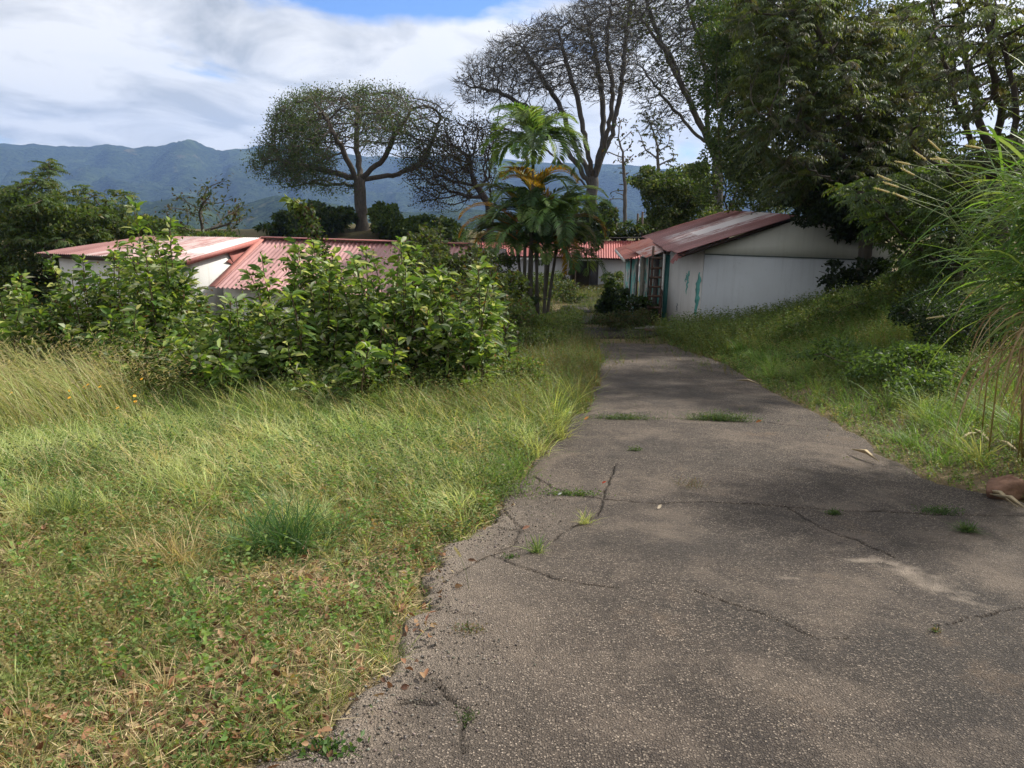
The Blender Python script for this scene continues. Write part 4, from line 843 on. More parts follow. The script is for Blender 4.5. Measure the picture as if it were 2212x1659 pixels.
tree('drooping_tree', 'large tree with hanging compound leaves overhanging the shed roof', 'tree', (1860, 600), 21, [(1760, 300, 160, 120, 0, 3.5), (1860, 180, 150, 120, 0, 3.5), (1700, 180, 120, 110, 0, 3), (1800, 50, 170, 90, 0, 3), (1680, 40, 110, 90, 0, 2.5), (1900, 330, 120, 90, 0, 3), (1750, 400, 110, 50, 0, 2), (1940, 60, 70, 80, 0, 2.5), (1720, -40, 200, 50, 0, 3), (1980, 200, 70, 150, 0, 2.5), (1960, 330, 90, 60, 0, 2.5)], 3300, .28, .36, drooping(4, .5, 9, .12, .045, rc, rw, .82, .9), [(1880, 450, 0), (1890, 350, 0)], (.10, .085, .07), 41, .011, 2.2, lr=.04, limbs=[[(1885, 400, 0), (1820, 330, -1), (1740, 270, -2), (1640, 240, -2.5)], [(1890, 350, 0), (1850, 220, -1), (1790, 100, -1), (1740, 0, -1)], [(1888, 370, 0), (1780, 200, 1), (1700, 90, 1.5), (1640, 0, 2)], [(1885, 440, 0), (1800, 390, -2.5), (1720, 350, -3.5)]])
tree('drooping_tree', 'leaning dark trunked tree with sky showing between its limbs, upper right', 'tree', (2190, 640), 15, [(2090, 200, 100, 110, 0, 2.5), (2180, 100, 90, 110, 0, 2.5), (2050, 60, 90, 90, 0, 2.5), (2240, 250, 60, 120, 0, 2.5), (1980, 160, 60, 80, 0, 2), (2150, 340, 90, 60, 0, 2), (2100, -60, 160, 60, 0, 2.5), (1990, 290, 70, 50, 0, 2)], 1300, .24, .34, drooping(3, .42, 8, .10, .036, rc, rw, .7, .8), [(2150, 400, 0)], (.075, .06, .05), 42, .011, 2.15, lr=.036, limbs=[[(2155, 420, 0), (2075, 250, 0), (2035, 130, 0), (2010, 0, 0)], [(2150, 400, 0), (2120, 260, .5), (2085, 120, 1), (2070, 0, 1)], [(2152, 410, 0), (2160, 250, -.5), (2140, 110, -1), (2130, 0, -1)], [(2155, 430, 0), (2040, 380, 0), (1960, 300, 0)]])
tree('drooping_tree', 'thick limbed dark tree at the far right edge above the cane grass', 'tree', (2290, 650), 13, [(2250, 150, 70, 150, 0, 2), (2230, 330, 90, 70, 0, 2), (2330, 50, 80, 120, 0, 2), (2180, 420, 80, 50, 0, 1.6), (2160, 20, 60, 60, 0, 1.5)], 800, .22, .34, drooping(3, .4, 8, .09, .034, rc, rw, .75, .8), [(2240, 450, 0)], (.06, .05, .042), 43, .012, 2.1, lr=.04, limbs=[[(2242, 460, 0), (2200, 330, 0), (2185, 180, 0), (2150, 60, 0)], [(2240, 450, 0), (2250, 250, .5), (2240, 60, .5)]])
tree('drooping_tree', 'low spreading boughs of leaves hanging in front of the right end of the shed', 'tree', (2080, 640), 16.5, [(1990, 430, 120, 70, 0, 2), (2060, 500, 120, 70, 0, 2), (1930, 500, 70, 35, 0, 1.3, .7), (1990, 560, 90, 40, 0, 1.5), (2160, 470, 60, 80, 0, 1.6), (1870, 420, 80, 50, 0, 1.5), (2070, 390, 90, 50, 0, 1.6)], 1700, .22, .29, drooping(3, .38, 8, .10, .04, [(.06, .10, .03), (.09, .15, .04), (.14, .20, .06)], [3, 4, 2], .9, .7), [(2070, 580, 0)], (.09, .075, .06), 44, .009, 2.2, lr=.035)
bush('vine_covered_tree', 'second vine wrapped tree filling the gap behind the large hanging leaved tree', 'tree', 27, [(1720, 260, 130, 150, 0, 2.5), (1860, 220, 130, 150, 0, 2.5), (1700, 80, 120, 90, 0, 2.5), (1840, 60, 130, 80, 0, 2.5), (1940, 250, 90, 130, 0, 2), (2000, 120, 70, 90, 0, 2, .5), (1660, 400, 90, 60, 0, 2)], 34000, [(.035, .055, .022), (.06, .09, .035)], [3, 2], .16, .08, seed=47, core=.2)
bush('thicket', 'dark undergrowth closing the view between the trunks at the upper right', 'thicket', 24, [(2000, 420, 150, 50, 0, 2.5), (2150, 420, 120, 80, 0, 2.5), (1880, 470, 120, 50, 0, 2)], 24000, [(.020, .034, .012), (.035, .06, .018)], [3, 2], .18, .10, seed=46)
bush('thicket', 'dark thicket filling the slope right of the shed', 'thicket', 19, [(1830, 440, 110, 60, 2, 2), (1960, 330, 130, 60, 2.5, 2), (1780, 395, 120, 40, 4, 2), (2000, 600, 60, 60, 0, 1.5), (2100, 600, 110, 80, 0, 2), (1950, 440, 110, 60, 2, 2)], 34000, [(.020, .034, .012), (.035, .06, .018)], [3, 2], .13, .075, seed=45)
# ------------------------------------------------------------------ palm clump
def frond(b, base, az, el0, Ln, arch, c, nl=42, ll=.5, lw=.06, vee=.5, r_=rng, hang=.35):
    n = 14; p = A_(base, float); pts = [p]; e_ = el0
    for k in range(n):
        d = A_([math.cos(az)*math.cos(e_), math.sin(az)*math.cos(e_), math.sin(e_)]); p = p+d*Ln/n; pts.append(p); e_ -= arch/n*(.4+1.2*k/n)
    P = A_(pts); b.tube(P, np.linspace(.022, .005, len(P)), 4, A_(c)*1.3, cap=False)
    f = np.linspace(.14, 1, nl); Q = np.stack([np.interp(f*n, np.arange(n+1), P[:, j]) for j in range(3)], -1); Tn = unit(np.gradient(Q, axis=0))
    sd = unit(np.cross(Tn, A_([0, 0, 1.]))); up_ = unit(np.cross(sd, Tn)); sh = np.sin(np.pi*np.clip(f*.86+.12, 0, 1))**.6*ll
    for s_ in (-1, 1):
        d = unit(sd*s_+Tn*.75+up_*vee+r_.normal(0, .07, Q.shape)); m1 = Q+d*(sh*.5)[:, None]; tp_ = m1+unit(d-A_([0, 0, 1])*hang*1.6+Tn*.2)*(sh*.55)[:, None]; wv = unit(np.cross(d, up_))*lw/2
        V = np.stack([Q, m1-wv, m1+wv, tp_], 1); i = np.arange(nl)[:, None]*4; cc = np.repeat(vcol(nl, c, .15, .06, r_), 4, 0)
        b.add(V.reshape(-1, 3), i+A_([[0, 1, 3, 2]]), None, cc)
r_ = np.random.default_rng(77); pD = 25.5; pb = D2(1160, 668, pD); pz = float(G(pb[0], pb[1])); palm = thing('palm_clump', 'clump of slender stemmed palms with arching fronds, some yellow and brown, left of the path', 'palm', (pb[0], pb[1], pz)); org = A_(palm.location)
stems = [(1146, 1152, 300, 0, .06), (1128, 1135, 500, -.4, .07), (1140, 1148, 480, .3, .06), (1158, 1165, 470, .2, .05), (1172, 1195, 470, -.1, .05), (1180, 1205, 520, .4, .06), (1165, 1150, 420, .5, .05), (1176, 1180, 545, -.3, .06), (1136, 1118, 540, .2, .06)]
for k, (x0, x1, yt, dd, rd) in enumerate(stems):
    a_ = D2(x0, 660, pD+dd*.5); a_[2] = float(G(a_[0], a_[1]))-.1; b_ = D2(x1, yt, pD+dd); mid = (a_+b_)/2+A_([r_.normal(0, .06), 0, 0]); fz = np.linspace(0, 1, 14)[:, None]
    P = (1-fz)**2*a_+2*fz*(1-fz)*mid+fz**2*b_; rr = rd*(1-.3*fz[:, 0]); b = MB(); b.tube(P, rr, 8, (.17, .155, .13)); b.tube(P[[-3, -2, -1]], [rd*.8, rd*1.05, rd*.5], 8, (.09, .13, .05)); st = b.build('stem', M['bark'], palm, smooth=True, org=org)
    nf = [24, 9, 8, 9, 8, 8, 9, 6, 8][k]
    for j in range(nf):
        az = j*2.4+k+r_.normal(0, .25); el = r_.uniform(.35, 1.35) if k else r_.uniform(.0, 1.3); c = [(.08, .15, .045), (.11, .19, .05), (.06, .11, .04), (.15, .22, .07)][r_.integers(4)]
        if k and r_.random() < .15: c = (.36, .22, .03)
        b = MB(); frond(b, P[-1]-A_([0, 0, .1]), az, el, r_.uniform(1.7, 2.6) if k else r_.uniform(1.7, 2.2), r_.uniform(1.6, 2.9), c, ll=.62, r_=r_); b.build('frond', M['leaf'], palm, org=org)
for (x, y, az, el, Ln, arch, c) in [(1130, 500, 2.9, .9, 2.6, 2.2, (.40, .22, .03)), (1125, 505, 3.2, .7, 2.4, 2.3, (.36, .18, .03)), (1128, 470, 3.0, 1.1, 2.2, 2.0, (.12, .13, .04)), (1120, 520, 2.7, .6, 1.9, 2.4, (.30, .17, .05)), (1190, 470, .1, 1.1, 2.3, 2.2, (.12, .17, .05)), (1160, 560, -1.4, .8, 1.8, 2.4, (.13, .19, .05)), (1150, 500, -1.8, 1.0, 2.0, 2.3, (.12, .18, .05)), (1128, 478, 2.7, 1.3, 1.1, .8, (.42, .33, .04)), (1185, 520, -.2, .9, 2.0, 2.9, (.16, .15, .08)), (1185, 530, .3, .8, 2.2, 3.0, (.14, .12, .07)), (1195, 520, -.5, .7, 1.8, 3.0, (.10, .14, .04)), (1190, 515, 0.1, 1.0, 2.4, 2.9, (.22, .13, .05))]:
    b = MB(); frond(b, D2(x, y, pD-.3), az, el, Ln, arch, c, ll=.46, r_=r_); b.build('frond', M['leaf'], palm, org=org)
b = MB(); s0 = D2(1117, 470, pD-.5); b.tube([s0, s0+A_([-.02, 0, -.25]), s0+A_([.02, 0, -.55])], [.02, .045, .03], 6, (.42, .09, .03)); b.build('crown_shaft', M['plain'], palm, org=org)
for k in range(3):
    b = MB(); q = D2(1120+k*14, 660, pD-.6-.2*k)
    for j in range(6): frond(b, q+A_([0, 0, -.1]), j*1.05+k, 1.0, .7, 1.6, (.035, .07, .02), nl=16, ll=.25, lw=.03, r_=r_)
    b.build('basal_shoot', M['leaf'], palm, org=org)
print('palm', round(time.time()-T0, 1))

# ------------------------------------------------------------------ shrubs of the left middle ground (large pointed leaves)
SC1 = [(.09, .17, .04), (.15, .25, .05), (.26, .35, .08), (.06, .10, .03), (.45, .50, .33)]; SW1 = [3, 4, 3.5, 1.5, 2.4]
shr_n = [0]
def shrub(label, D, xc, wpx, ytop, ybot, seed, nst=26, L_=.158, W_l=.064, cols=SC1, wts=SW1, group='large leaved shrubs in front of the pink roofs', dens=1.0, rz=1.1, name='shrub', lean=0.0):
    r_ = np.random.default_rng(seed); bp = D2(xc, ybot, D); gz = float(G(bp[0], bp[1])); root = thing(name, label, 'shrub', (bp[0], bp[1], gz), group); org = A_(root.location)
    bs, bl = MB(), MB(); top = D2(xc, ytop, D)[2]; Wm = wpx/FD*D; Pn, Dn, Nn = [], [], []
    for k in range(nst):
        a_ = r_.uniform(0, 2*math.pi); rad = r_.random()**.5; ex, ey = math.cos(a_)*rad*Wm/2, math.sin(a_)*rad*rz; hh = (top-gz)*(1-.22*rad**2)*(r_.uniform(.35, .90) if k % 5 else r_.uniform(.92, 1.22))
        b0 = A_([bp[0]+ex*.45, bp[1]+ey*.45, gz-.05]); b1 = A_([bp[0]+ex+lean*hh, bp[1]+ey, gz+hh]); n = 12; f = np.linspace(0, 1, n)[:, None]; md = (b0+b1)/2+A_([-ex*.1, 0, hh*.12])+r_.normal(0, .08, 3)
        P = (1-f)**2*b0+2*f*(1-f)*md+f**2*b1; bs.tube(P, np.linspace(.014, .004, n), 4, (.10, .075, .045), cap=False)
        nl = int(hh*33*dens)+6; ff = r_.uniform(.06, 1, nl)**.75; Q = np.stack([np.interp(ff*(n-1), np.arange(n), P[:, j]) for j in range(3)], -1)
        aa = np.arange(nl)*2.4+r_.normal(0, .4, nl); dr = np.stack([np.cos(aa), np.sin(aa), r_.uniform(-.4, .9, nl)], -1); Q = Q+unit(dr)*r_.uniform(.0, .26, (nl, 1))*(1.05-ff[:, None])
        Pn.append(Q); Dn.append(unit(dr+A_([0, 0, .5])*ff[:, None]**3)); 
    P = np.concatenate(Pn); d = np.concatenate(Dn); n = len(P); c = mixcol(n, cols, wts, .16, .06, r_); hf = np.clip((P[:, 2]-gz)/(top-gz), 0, 1)
    bigleaves(bl, P, d, unit(rdir(n, 1.0, r_)-d*.2), (L_*r_.uniform(.45, 1.25, n)), W_l*r_.uniform(.6, 1.2, n)*np.clip(r_.uniform(.7, 1.2, n), .6, 1), c, .28, .3)
    # fine twining growth of small leaves and some dead brown leaves inside the shrub
    m_ = int(n*.9); i_ = r_.integers(0, n, m_); leaves(bl, P[i_]+r_.normal(0, .10, (m_, 3))-A_([0, 0, .05]), rdir(m_, 0, r_), rdir(m_, 1, r_), .055*r_.uniform(.6, 1.4, m_), .03, mixcol(m_, [(.07, .13, .03), (.14, .19, .05), (.16, .10, .055)], [4, 3, 1], .2, .08, r_))
    bs.build('stem', M['bark'], root, org=org); bl.build('foliage', M['leaf'], root, org=org); return root
S = [('tall shrub at the left rising to the white house eave', 9.8, 372, 150, 500, 880, 50, 1.0),
     ('leafy shrub covering the left corner of the white house wall', 10.2, 235, 220, 560, 850, 56, .9),
     ('dark shrub low at the left edge below the bushy tree', 9.6, 40, 280, 630, 850, 56, .9),
     ('full bright leaved shrub at the centre of the row, below the corrugated pink roof', 8.9, 690, 290, 560, 900, 86, 1.1),
     ('shrub with fresh pale tips right of the centre of the row', 9.3, 860, 280, 560, 890, 78, 1.0),
     ('shrub at the right end of the row nearest the drive', 9.2, 1010, 230, 600, 880, 60, 1.0),
     ('shrub in shade at the front foot of the row beside the broad leafed plant', 8.5, 500, 260, 675, 910, 56, 1.0),
     ('low shrub filling the gap between the tall left shrub and the centre', 10.0, 530, 180, 665, 870, 44, 1.1),
     ('small front shrub low in the middle of the row', 8.4, 780, 300, 690, 910, 56, 1.0),
     ('dark shrub at the front left, low above the golden grass', 8.8, 300, 260, 690, 890, 54, 1.0)]
for k, (lb, D, xc, wp, yt, yb, ns, dn_) in enumerate(S): shrub(lb, D, xc, wp, yt, yb, 100+k, ns, dens=dn_*1.35)
shrub('upright olive green shrub between the annex roof and the palm, with yellowing leaves', 13.5, 930, 150, 520, 760, 120, 36, .13, .07, [(.06, .09, .03), (.10, .12, .04), (.04, .06, .02)], [3, 2, 2], None, 1.2, 1.0)
shrub('brownish shrub with hanging leaves just left of the palm stems', 14.5, 1040, 130, 575, 760, 121, 34, .13, .065, [(.07, .075, .035), (.045, .06, .022), (.11, .09, .04)], [3, 3, 1], None, 1.1, .9)
shrub('leafy mid green shrub hiding the palm foot from the left', 20.0, 1090, 90, 600, 700, 123, 30, .13, .07, [(.08, .12, .035), (.05, .08, .025)], [2, 1], None, 1.1, .9)
bush('shrub', 'tangled green brown shrub behind the palm foot, before the back building', 'shrub', 24, [(1065, 595, 55, 40, 0, 1), (1040, 640, 50, 45, 0, 1), (1105, 650, 30, 35, 0, .8)], 9000, [(.07, .11, .035), (.12, .16, .05), (.10, .08, .045)], [3, 2, 1], .11, .06, seed=56)
shrub('low dark green shrub at the foot of the palm', 14.0, 1075, 120, 660, 790, 122, 22, .10, .055, [(.03, .05, .016), MG], [2, 1], None, 1.1, .8)
bush('leafy_mass', 'mass of small leaved vines growing over the right end of the annex roof', 'thicket', 21, [(925, 560, 45, 55, 0, 1.5), (960, 620, 70, 60, -1, 1.5), (900, 500, 25, 14, 0, .8), (1010, 600, 50, 60, 0, 1.5), (1080, 640, 50, 50, 0, 1.2)], 11000, [(.04, .065, .02), (.08, .11, .03), (.06, .05, .03)], [3, 3, 1], .14, .085, seed=51)
bush('shrub', 'dark rounded shrub growing against the porch left of the ladder', 'shrub', 25.5, [(1350, 665, 50, 30, 0, 1), (1315, 610, 10, 22, 0, .3), (1330, 640, 25, 25, 0, .5), (1385, 675, 35, 28, 0, .8)], 5200, [(.03, .055, .02), MG], [2, 1], .13, .08, seed=52)
bush('shrub', 'brown green weeds heaped before the open doorway of the back building', 'shrub', 48, [(1265, 632, 55, 12, 0, 1.5), (1200, 622, 40, 22, 0, 1.5), (1330, 628, 30, 14, 0, 1.2)], 3000, [(.05, .06, .025), (.09, .075, .035)], [1, 1], .22, .12, seed=53)
bush('climbing_shrub', 'dark climbing shrub spreading over the right part of the shed wall', 'shrub', 19.6, [(1840, 625, 60, 35, 0, .6), (1800, 590, 40, 22, 0, .4, .6), (1870, 590, 50, 30, 0, .6), (1790, 660, 35, 22, 0, .5, .6)], 2600, [(.018, .032, .012), (.03, .05, .016)], [2, 1], .13, .10, seed=54)
bush('shrub', 'green and reddish weeds at the ladder foot by the near end of the far paving', 'shrub', 23.4, [(1350, 690, 55, 16, 0, .8), (1390, 690, 25, 18, 0, .5), (1310, 695, 30, 10, 0, .6)], 3500, [(.06, .09, .03), (.11, .09, .045)], [2, 1], .07, .04, seed=55)
bush('shrub', 'small leaved weedy shrub filling between the shrub row and the palm foot', 'shrub', 17, [(1060, 690, 60, 40, 0, 1), (1120, 680, 40, 28, 0, .8), (1010, 660, 50, 45, 0, 1)], 9000, [(.10, .16, .045), (.15, .20, .06), (.16, .12, .06)], [3, 2, 1], .09, .045, seed=57)
bush('shrub', 'sprawling fine leaved weed heap at the right foot of the shrub row by the drive', 'shrub', 9.4, [(1080, 800, 75, 40, 0, .7), (1000, 850, 90, 30, -.4, .5), (1140, 830, 50, 25, 0, .5)], 15000, [(.12, .19, .05), (.18, .25, .07), (.22, .17, .08)], [3, 2, 1], .045, .02, seed=58)
bush('shrub', 'leafy weed heap crowding the left edge of the far drive beside the palm', 'shrub', 18.5, [(1200, 700, 45, 25, 0, 1), (1170, 730, 60, 22, -2, 1), (1230, 675, 25, 16, 2, .8)], 9000, [(.12, .18, .05), (.19, .22, .08)], [3, 2], .07, .035, seed=59)
bush('shrub', 'dim weedy growth before the wall of the back building on its left', 'shrub', 44, [(1150, 615, 70, 26, 0, 1.5), (1215, 640, 40, 12, -3, 1), (1330, 612, 26, 22, 0, 1)], 7000, [(.07, .11, .035), (.12, .13, .05)], [3, 1], .18, .09, seed=60)
# the tall vine covered stalk in front of the pink roof
r_ = np.random.default_rng(66); vb = D2(735, 760, 10.6); vt = [D2(725, 620, 10.6), D2(700, 560, 10.5), D2(680, 500, 10.5), D2(655, 450, 10.5), D2(622, 428, 10.5)]
vs = thing('climbing_stalk', 'single tall stalk wrapped in small vine leaves, pale tip bending left above the pink roof', 'plant', (vb[0], vb[1], float(G(vb[0], vb[1]))), None); org = A_(vs.location)
P = A_([vb]+vt); f = np.linspace(0, len(P)-1, 40); P = np.stack([np.interp(f, np.arange(len(P)), P[:, j]) for j in range(3)], -1); b = MB(); b.tube(P, np.linspace(.02, .006, 40), 5, (.09, .07, .045)); b.build('stem', M['bark'], vs, org=org)
b = MB(); n = 900; k = r_.integers(6, 34, n); Q = P[k]+r_.normal(0, .055, (n, 3)); leaves(b, Q, rdir(n, -.5, r_), rdir(n, 1, r_), .055, .04, mixcol(n, [(.05, .09, .025), (.06, .045, .03), (.09, .13, .03)], [3, 2, 2], r_=r_)); b.build('vine', M['leaf'], vs, org=org)
b = MB(); n = 26; k = r_.integers(31, 40, n); Q = P[k]; bigleaves(b, Q, unit(r_.normal(size=(n, 3))+A_([-.8, 0, .1])), rdir(n, 1.2, r_), .14, .06, vcol(n, (.16, .21, .05), .15, .06, r_)); b.build('leaf_tuft', M['leaf'], vs, org=org)
# broad lobed plant in front of the row
r_ = np.random.default_rng(67); vb = D2(640, 905, 8.3); gz = float(G(vb[0], vb[1])); bl_ = thing('broad_leaved_plant', 'plant with very large pale lobed leaves standing in the grass before the shrubs', 'plant', (vb[0], vb[1], gz)); org = A_(bl_.location)
b = MB(); bs = MB(); topz = D2(640, 815, 8.3)[2]
for k in range(15):
    a_ = r_.uniform(0, 6.28); h_ = (topz-gz)*r_.uniform(.2, 1.0); p1_ = A_([vb[0], vb[1], gz+h_*.6]); e_ = A_([vb[0]+math.cos(a_)*.22, vb[1]+math.sin(a_)*.2, gz+h_]); bs.tube([p1_, (p1_+e_)/2+A_([0, 0, .03]), e_], .006, 4, (.14, .16, .06))
    az = A_([math.cos(a_), math.sin(a_), -.15]); up_ = unit(A_([r_.normal(0, .35), r_.normal(0, .35), 1])); sd = unit(np.cross(az, up_)); cc = vcol(1, [(.07, .12, .04), (.22, .24, .14)][k % 2], .1, .04, r_)[0]
    rad = [1.0, .62, .92, .55, .72, .35, .35, .72, .55, .92, .62]; ang = [0, .32, .75, 1.1, 1.6, 2.6, -2.6, -1.6, -1.1, -.75, -.32]; s0 = .15*r_.uniform(.7, 1.2)
    V = [e_]+[e_+az*(math.cos(g)*r2*s0*1.2)+sd*(math.sin(g)*r2*s0)+up_*(-.25*abs(math.sin(g))*s0*r2) for g, r2 in zip(ang, rad)]
    b.add(V, None, [[0, 1+i, 1+(i+1) % 11] for i in range(11)], cc)
bs.tube([(vb[0], vb[1], gz-.05), (vb[0]+.01, vb[1], topz-.1)], [.012, .007], 5, (.14, .12, .06)); bs.build('stem', M['bark'], bl_, org=org); b.build('foliage', M['leaf'], bl_, org=org)
print('shrubs', round(time.time()-T0, 1))

# ------------------------------------------------------------------ grasses and weeds (uncountable ground cover)
def scatter(n, x0, x1, y0, y1, r_, power=1.0):
    """random points, denser near the viewer"""
    f = r_.random(n)**power; y = y0+(y1-y0)*f; x = x0+(x1-x0)*r_.random(n); return x, y
def inview(x, y, mrg=.8): return (x > -(y*.70+mrg+.5)) & (x < y*.70+mrg+1.8)
LEFT = lambda x, y, m_=0.0: x < xl(np.minimum(y, YEND))-m_
def onto(x, y): return np.stack([x, y, G(x, y)-.01], -1)
WIND = math.pi*.93     # blades lean to the left
def stuff(b, name, mat='grass'):
    return tag(b.build(name, M[mat]), kind='stuff')
straw, lime, green, olive, tan_ = (.60, .50, .27), (.38, .45, .15), (.13, .23, .055), (.26, .28, .10), (.40, .29, .15)
r_ = np.random.default_rng(200)
def field(b, n, x0, x1, y0, y1, h, w, cols, wts, lean, dens, seed, headspread=.8, power=1.0, side='L', curve=2.0, mrg=.0, seg=3, wd=None):
    r_ = np.random.default_rng(seed); x, y = scatter(n, x0, x1, y0, y1, r_, power); k = inview(x, y)
    if side == 'L': k &= LEFT(x, y, mrg)
    elif side == 'R': k &= (x > xr(np.minimum(y, YEND))+mrg)
    x, y = x[k], y[k]; k = r_.random(len(x)) < dens(x, y); x, y = x[k], y[k]; n = len(x)
    hh = h(x, y)*r_.uniform(.55, 1.2, n); w_ = np.maximum(w*r_.uniform(.6, 1.3, n), y*.00055)
    blades(b, onto(x, y), hh, w_, np.abs(lean*r_.uniform(.4, 1.6, n)), (WIND if wd is None else wd)+r_.normal(0, headspread, n), mixcol(n, cols, wts, .2, .07, r_), curve, seg, r_); return n
bare = lambda x, y: np.maximum(sstep(.48, .60, fbm(x*.9+3, y*.9, 301, 3))*(1-sstep(5.3, 6.2, y))*(1-sstep(-.5, -.1, x)), np.exp(-(((x+2.6)/1.3)**2+((y-4.9)/.55)**2)*1.2))     # thin, mown, strawy patches
patch = lambda x, y, s_, f=.8: fbm(x*f, y*f, s_, 3)
b = MB()   # short turf
n = 0
n += field(b, 150000, -5.5, 1.5, 1.4, 5.5, lambda x, y: .045+.11*patch(x, y, 310, 1.5)**1.3, .0030, [(.13, .22, .06), olive, lime, straw], [4, 3, 3, 3], .8, lambda x, y: (1-.55*bare(x, y))*sstep(.30, .52, patch(x, y, 311, 2.3))*.9+.1, 1, 2.2, 1.0)
n += field(b, 90000, -9, 1.5, 5, 10, lambda x, y: .07+.12*patch(x, y, 312, 1.2), .005, [green, olive, lime, straw], [3, 3, 3, 2], .8, lambda x, y: 1+0*x, 2, 1.4, 1.0)
n += field(b, 60000, -12, 3.4, 10, 30, lambda x, y: .12+.18*patch(x, y, 313, .8), .010, [green, olive, (.20, .17, .07)], [3, 3, 1], .7, lambda x, y: 1+0*x, 3, 1.6, 1.0)
stuff(b, 'short_grass'); print('turf', n)
b = MB(); n = 0   # pale knee-high grass blown to the left
band = lambda x, y: sstep(4.1, 5.3, y-.35*x*0)*(1-sstep(8.6, 9.6, y))
n += field(b, 46000, -5.5, 1.6, 3.5, 8.0, lambda x, y: (.08+.24*patch(x, y, 324, 1.6)**1.2)*sstep(3.2, 5.2, y)+.05, .0034, [(.46, .54, .20), (.60, .66, .30), straw, (.16, .27, .07)], [5, 5, 1.5, 3], 1.0, lambda x, y: band(x, y)*(.12+.88*sstep(.42, .56, patch(x, y, 320, 1.3)+.08))*(1-.9*bare(x, y)), 5, .95, 1.0, mrg=.1)
n += field(b, 9000, -8.5, -2.6, 6.3, 8.6, lambda x, y: .6+.35*patch(x, y, 322), .005, [(.46, .40, .21), (.36, .36, .15), lime], [3, 3, 3], .75, lambda x, y: sstep(-3.4, -4.2, x)*sstep(.3, .5, patch(x, y, 321, 1.1)), 6, .35, 1.0, curve=2.4, seg=5)
n += field(b, 2600, -3.0, .6, 7.2, 8.6, lambda x, y: .35+.35*patch(x, y, 323), .005, [lime, (.12, .20, .06), straw], [4, 3, 2], .9, lambda x, y: 1+0*x, 7, .5, 1.0, curve=2.2, seg=4)
stuff(b, 'tall_grass'); print('tall', n)
def clumps(b, n, x0, x1, y0, y1, per, rad, h, w, cols, wts, dens, seed, side='L', power=1.0, lean=1.0, mrg=0.0):
    """many small separate tufts, each with its own height, colour and spread"""
    r_ = np.random.default_rng(seed); x, y = scatter(n, x0, x1, y0, y1, r_, power); k = inview(x, y)
    if side == 'L': k &= LEFT(x, y, mrg)
    elif side == 'R': k &= (x > xr(np.minimum(y, YEND))+mrg)
    x, y = x[k], y[k]; k = r_.random(len(x)) < dens(x, y); x, y = x[k], y[k]; n = len(x); ct = mixcol(n, cols, wts, .16, .07, r_); ht = h(x, y)*r_.uniform(.5, 1.6, n); m_ = (per*r_.uniform(.4, 1.6, n)).astype(int); i = np.repeat(np.arange(n), m_); N_ = len(i)
    a_ = r_.uniform(0, 2*math.pi, N_); rr = rad*np.abs(r_.normal(0, .6, N_)); X = x[i]+np.cos(a_)*rr; Y = y[i]+np.sin(a_)*rr; hd = a_+r_.normal(0, .5, N_); vx, vy = np.cos(hd)-.45, np.sin(hd); blades(b, onto(X, Y), ht[i]*r_.uniform(.4, 1.15, N_), np.maximum(w*r_.uniform(.6, 1.4, N_), Y*.0006), lean*r_.uniform(.25, 1.5, N_), np.arctan2(vy, vx), ct[i]*r_.uniform(.65, 1.35, (N_, 1)), 2.0, 3, r_); return N_
def weeds(b, n, x0, x1, y0, y1, hgt, L_, W_l, cols, wts, dens, seed, side='L', mrg=0.0, power=1.0, nleaf=7, stem=True, spread=.35):
    """little upright stems set with small leaves"""
    r_ = np.random.default_rng(seed); x, y = scatter(n, x0, x1, y0, y1, r_, power); k = inview(x, y)
    if side == 'L': k &= LEFT(x, y, mrg)
    elif side == 'R': k &= (x > xr(np.minimum(y, YEND))+mrg)
    x, y = x[k], y[k]; k = r_.random(len(x)) < dens(x, y); x, y = x[k], y[k]; n = len(x); B = onto(x, y); h = hgt(x, y)*r_.uniform(.5, 1.2, n); ln = unit(A_([-.35, 0, 1])+r_.normal(0, spread, (n, 3))*A_([1, 1, .2])); cc = mixcol(n, cols, wts, .2, .08, r_)
    if stem:
        wv = unit(r_.normal(size=(n, 3))*A_([1, 1, 0]))*np.maximum(.0016, y*.0003)[:, None]; V = np.stack([B-wv, B+wv, B+ln*h[:, None]], 1); i = np.arange(n)[:, None]*3; b.add(V.reshape(-1, 3), None, i+A_([[0, 1, 2]]), np.repeat(cc*A_([1.1, .8, .7]), 3, 0))
    sc = np.clip(y*.11, 1, 2.4)
    for j in range(nleaf):
        f = (j+.6+r_.random(n)*.5)/nleaf; Q = B+ln*(h*f)[:, None]; a_ = r_.uniform(0, 6.28, n); d = np.stack([np.cos(a_), np.sin(a_), r_.uniform(-.1, .7, n)], -1)
        leaves(b, Q, d, rdir(n, 1.5, r_), L_*sc*r_.uniform(.6, 1.3, n), W_l*sc*r_.uniform(.7, 1.3, n), cc*r_.uniform(.75, 1.25, (n, 1)), .15, .1)
    return n
b = MB(); n = 0
n += weeds(b, 2600, -4.5, 1.2, 1.5, 5.4, lambda x, y: .16+.1*patch(x, y, 337, 1.3), .034, .018, [(.13, .24, .05), (.20, .30, .07), (.28, .20, .08)], [4, 3, 1], lambda x, y: sstep(.45, .6, patch(x, y, 338, 2.2)), 15, nleaf=11)
n += weeds(b, 42000, -4.5, 1.2, 1.4, 5.6, lambda x, y: .06+.14*patch(x, y, 330, 1.3)**1.3, .022, .012, [(.11, .19, .045), (.20, .26, .07), (.36, .33, .14), (.30, .20, .10)], [3.5, 3.5, 2.5, 1.5], lambda x, y: sstep(.33, .55, patch(x, y, 331, 1.6))*(1-.7*bare(x, y))+.12, 10, power=1.2, nleaf=6)
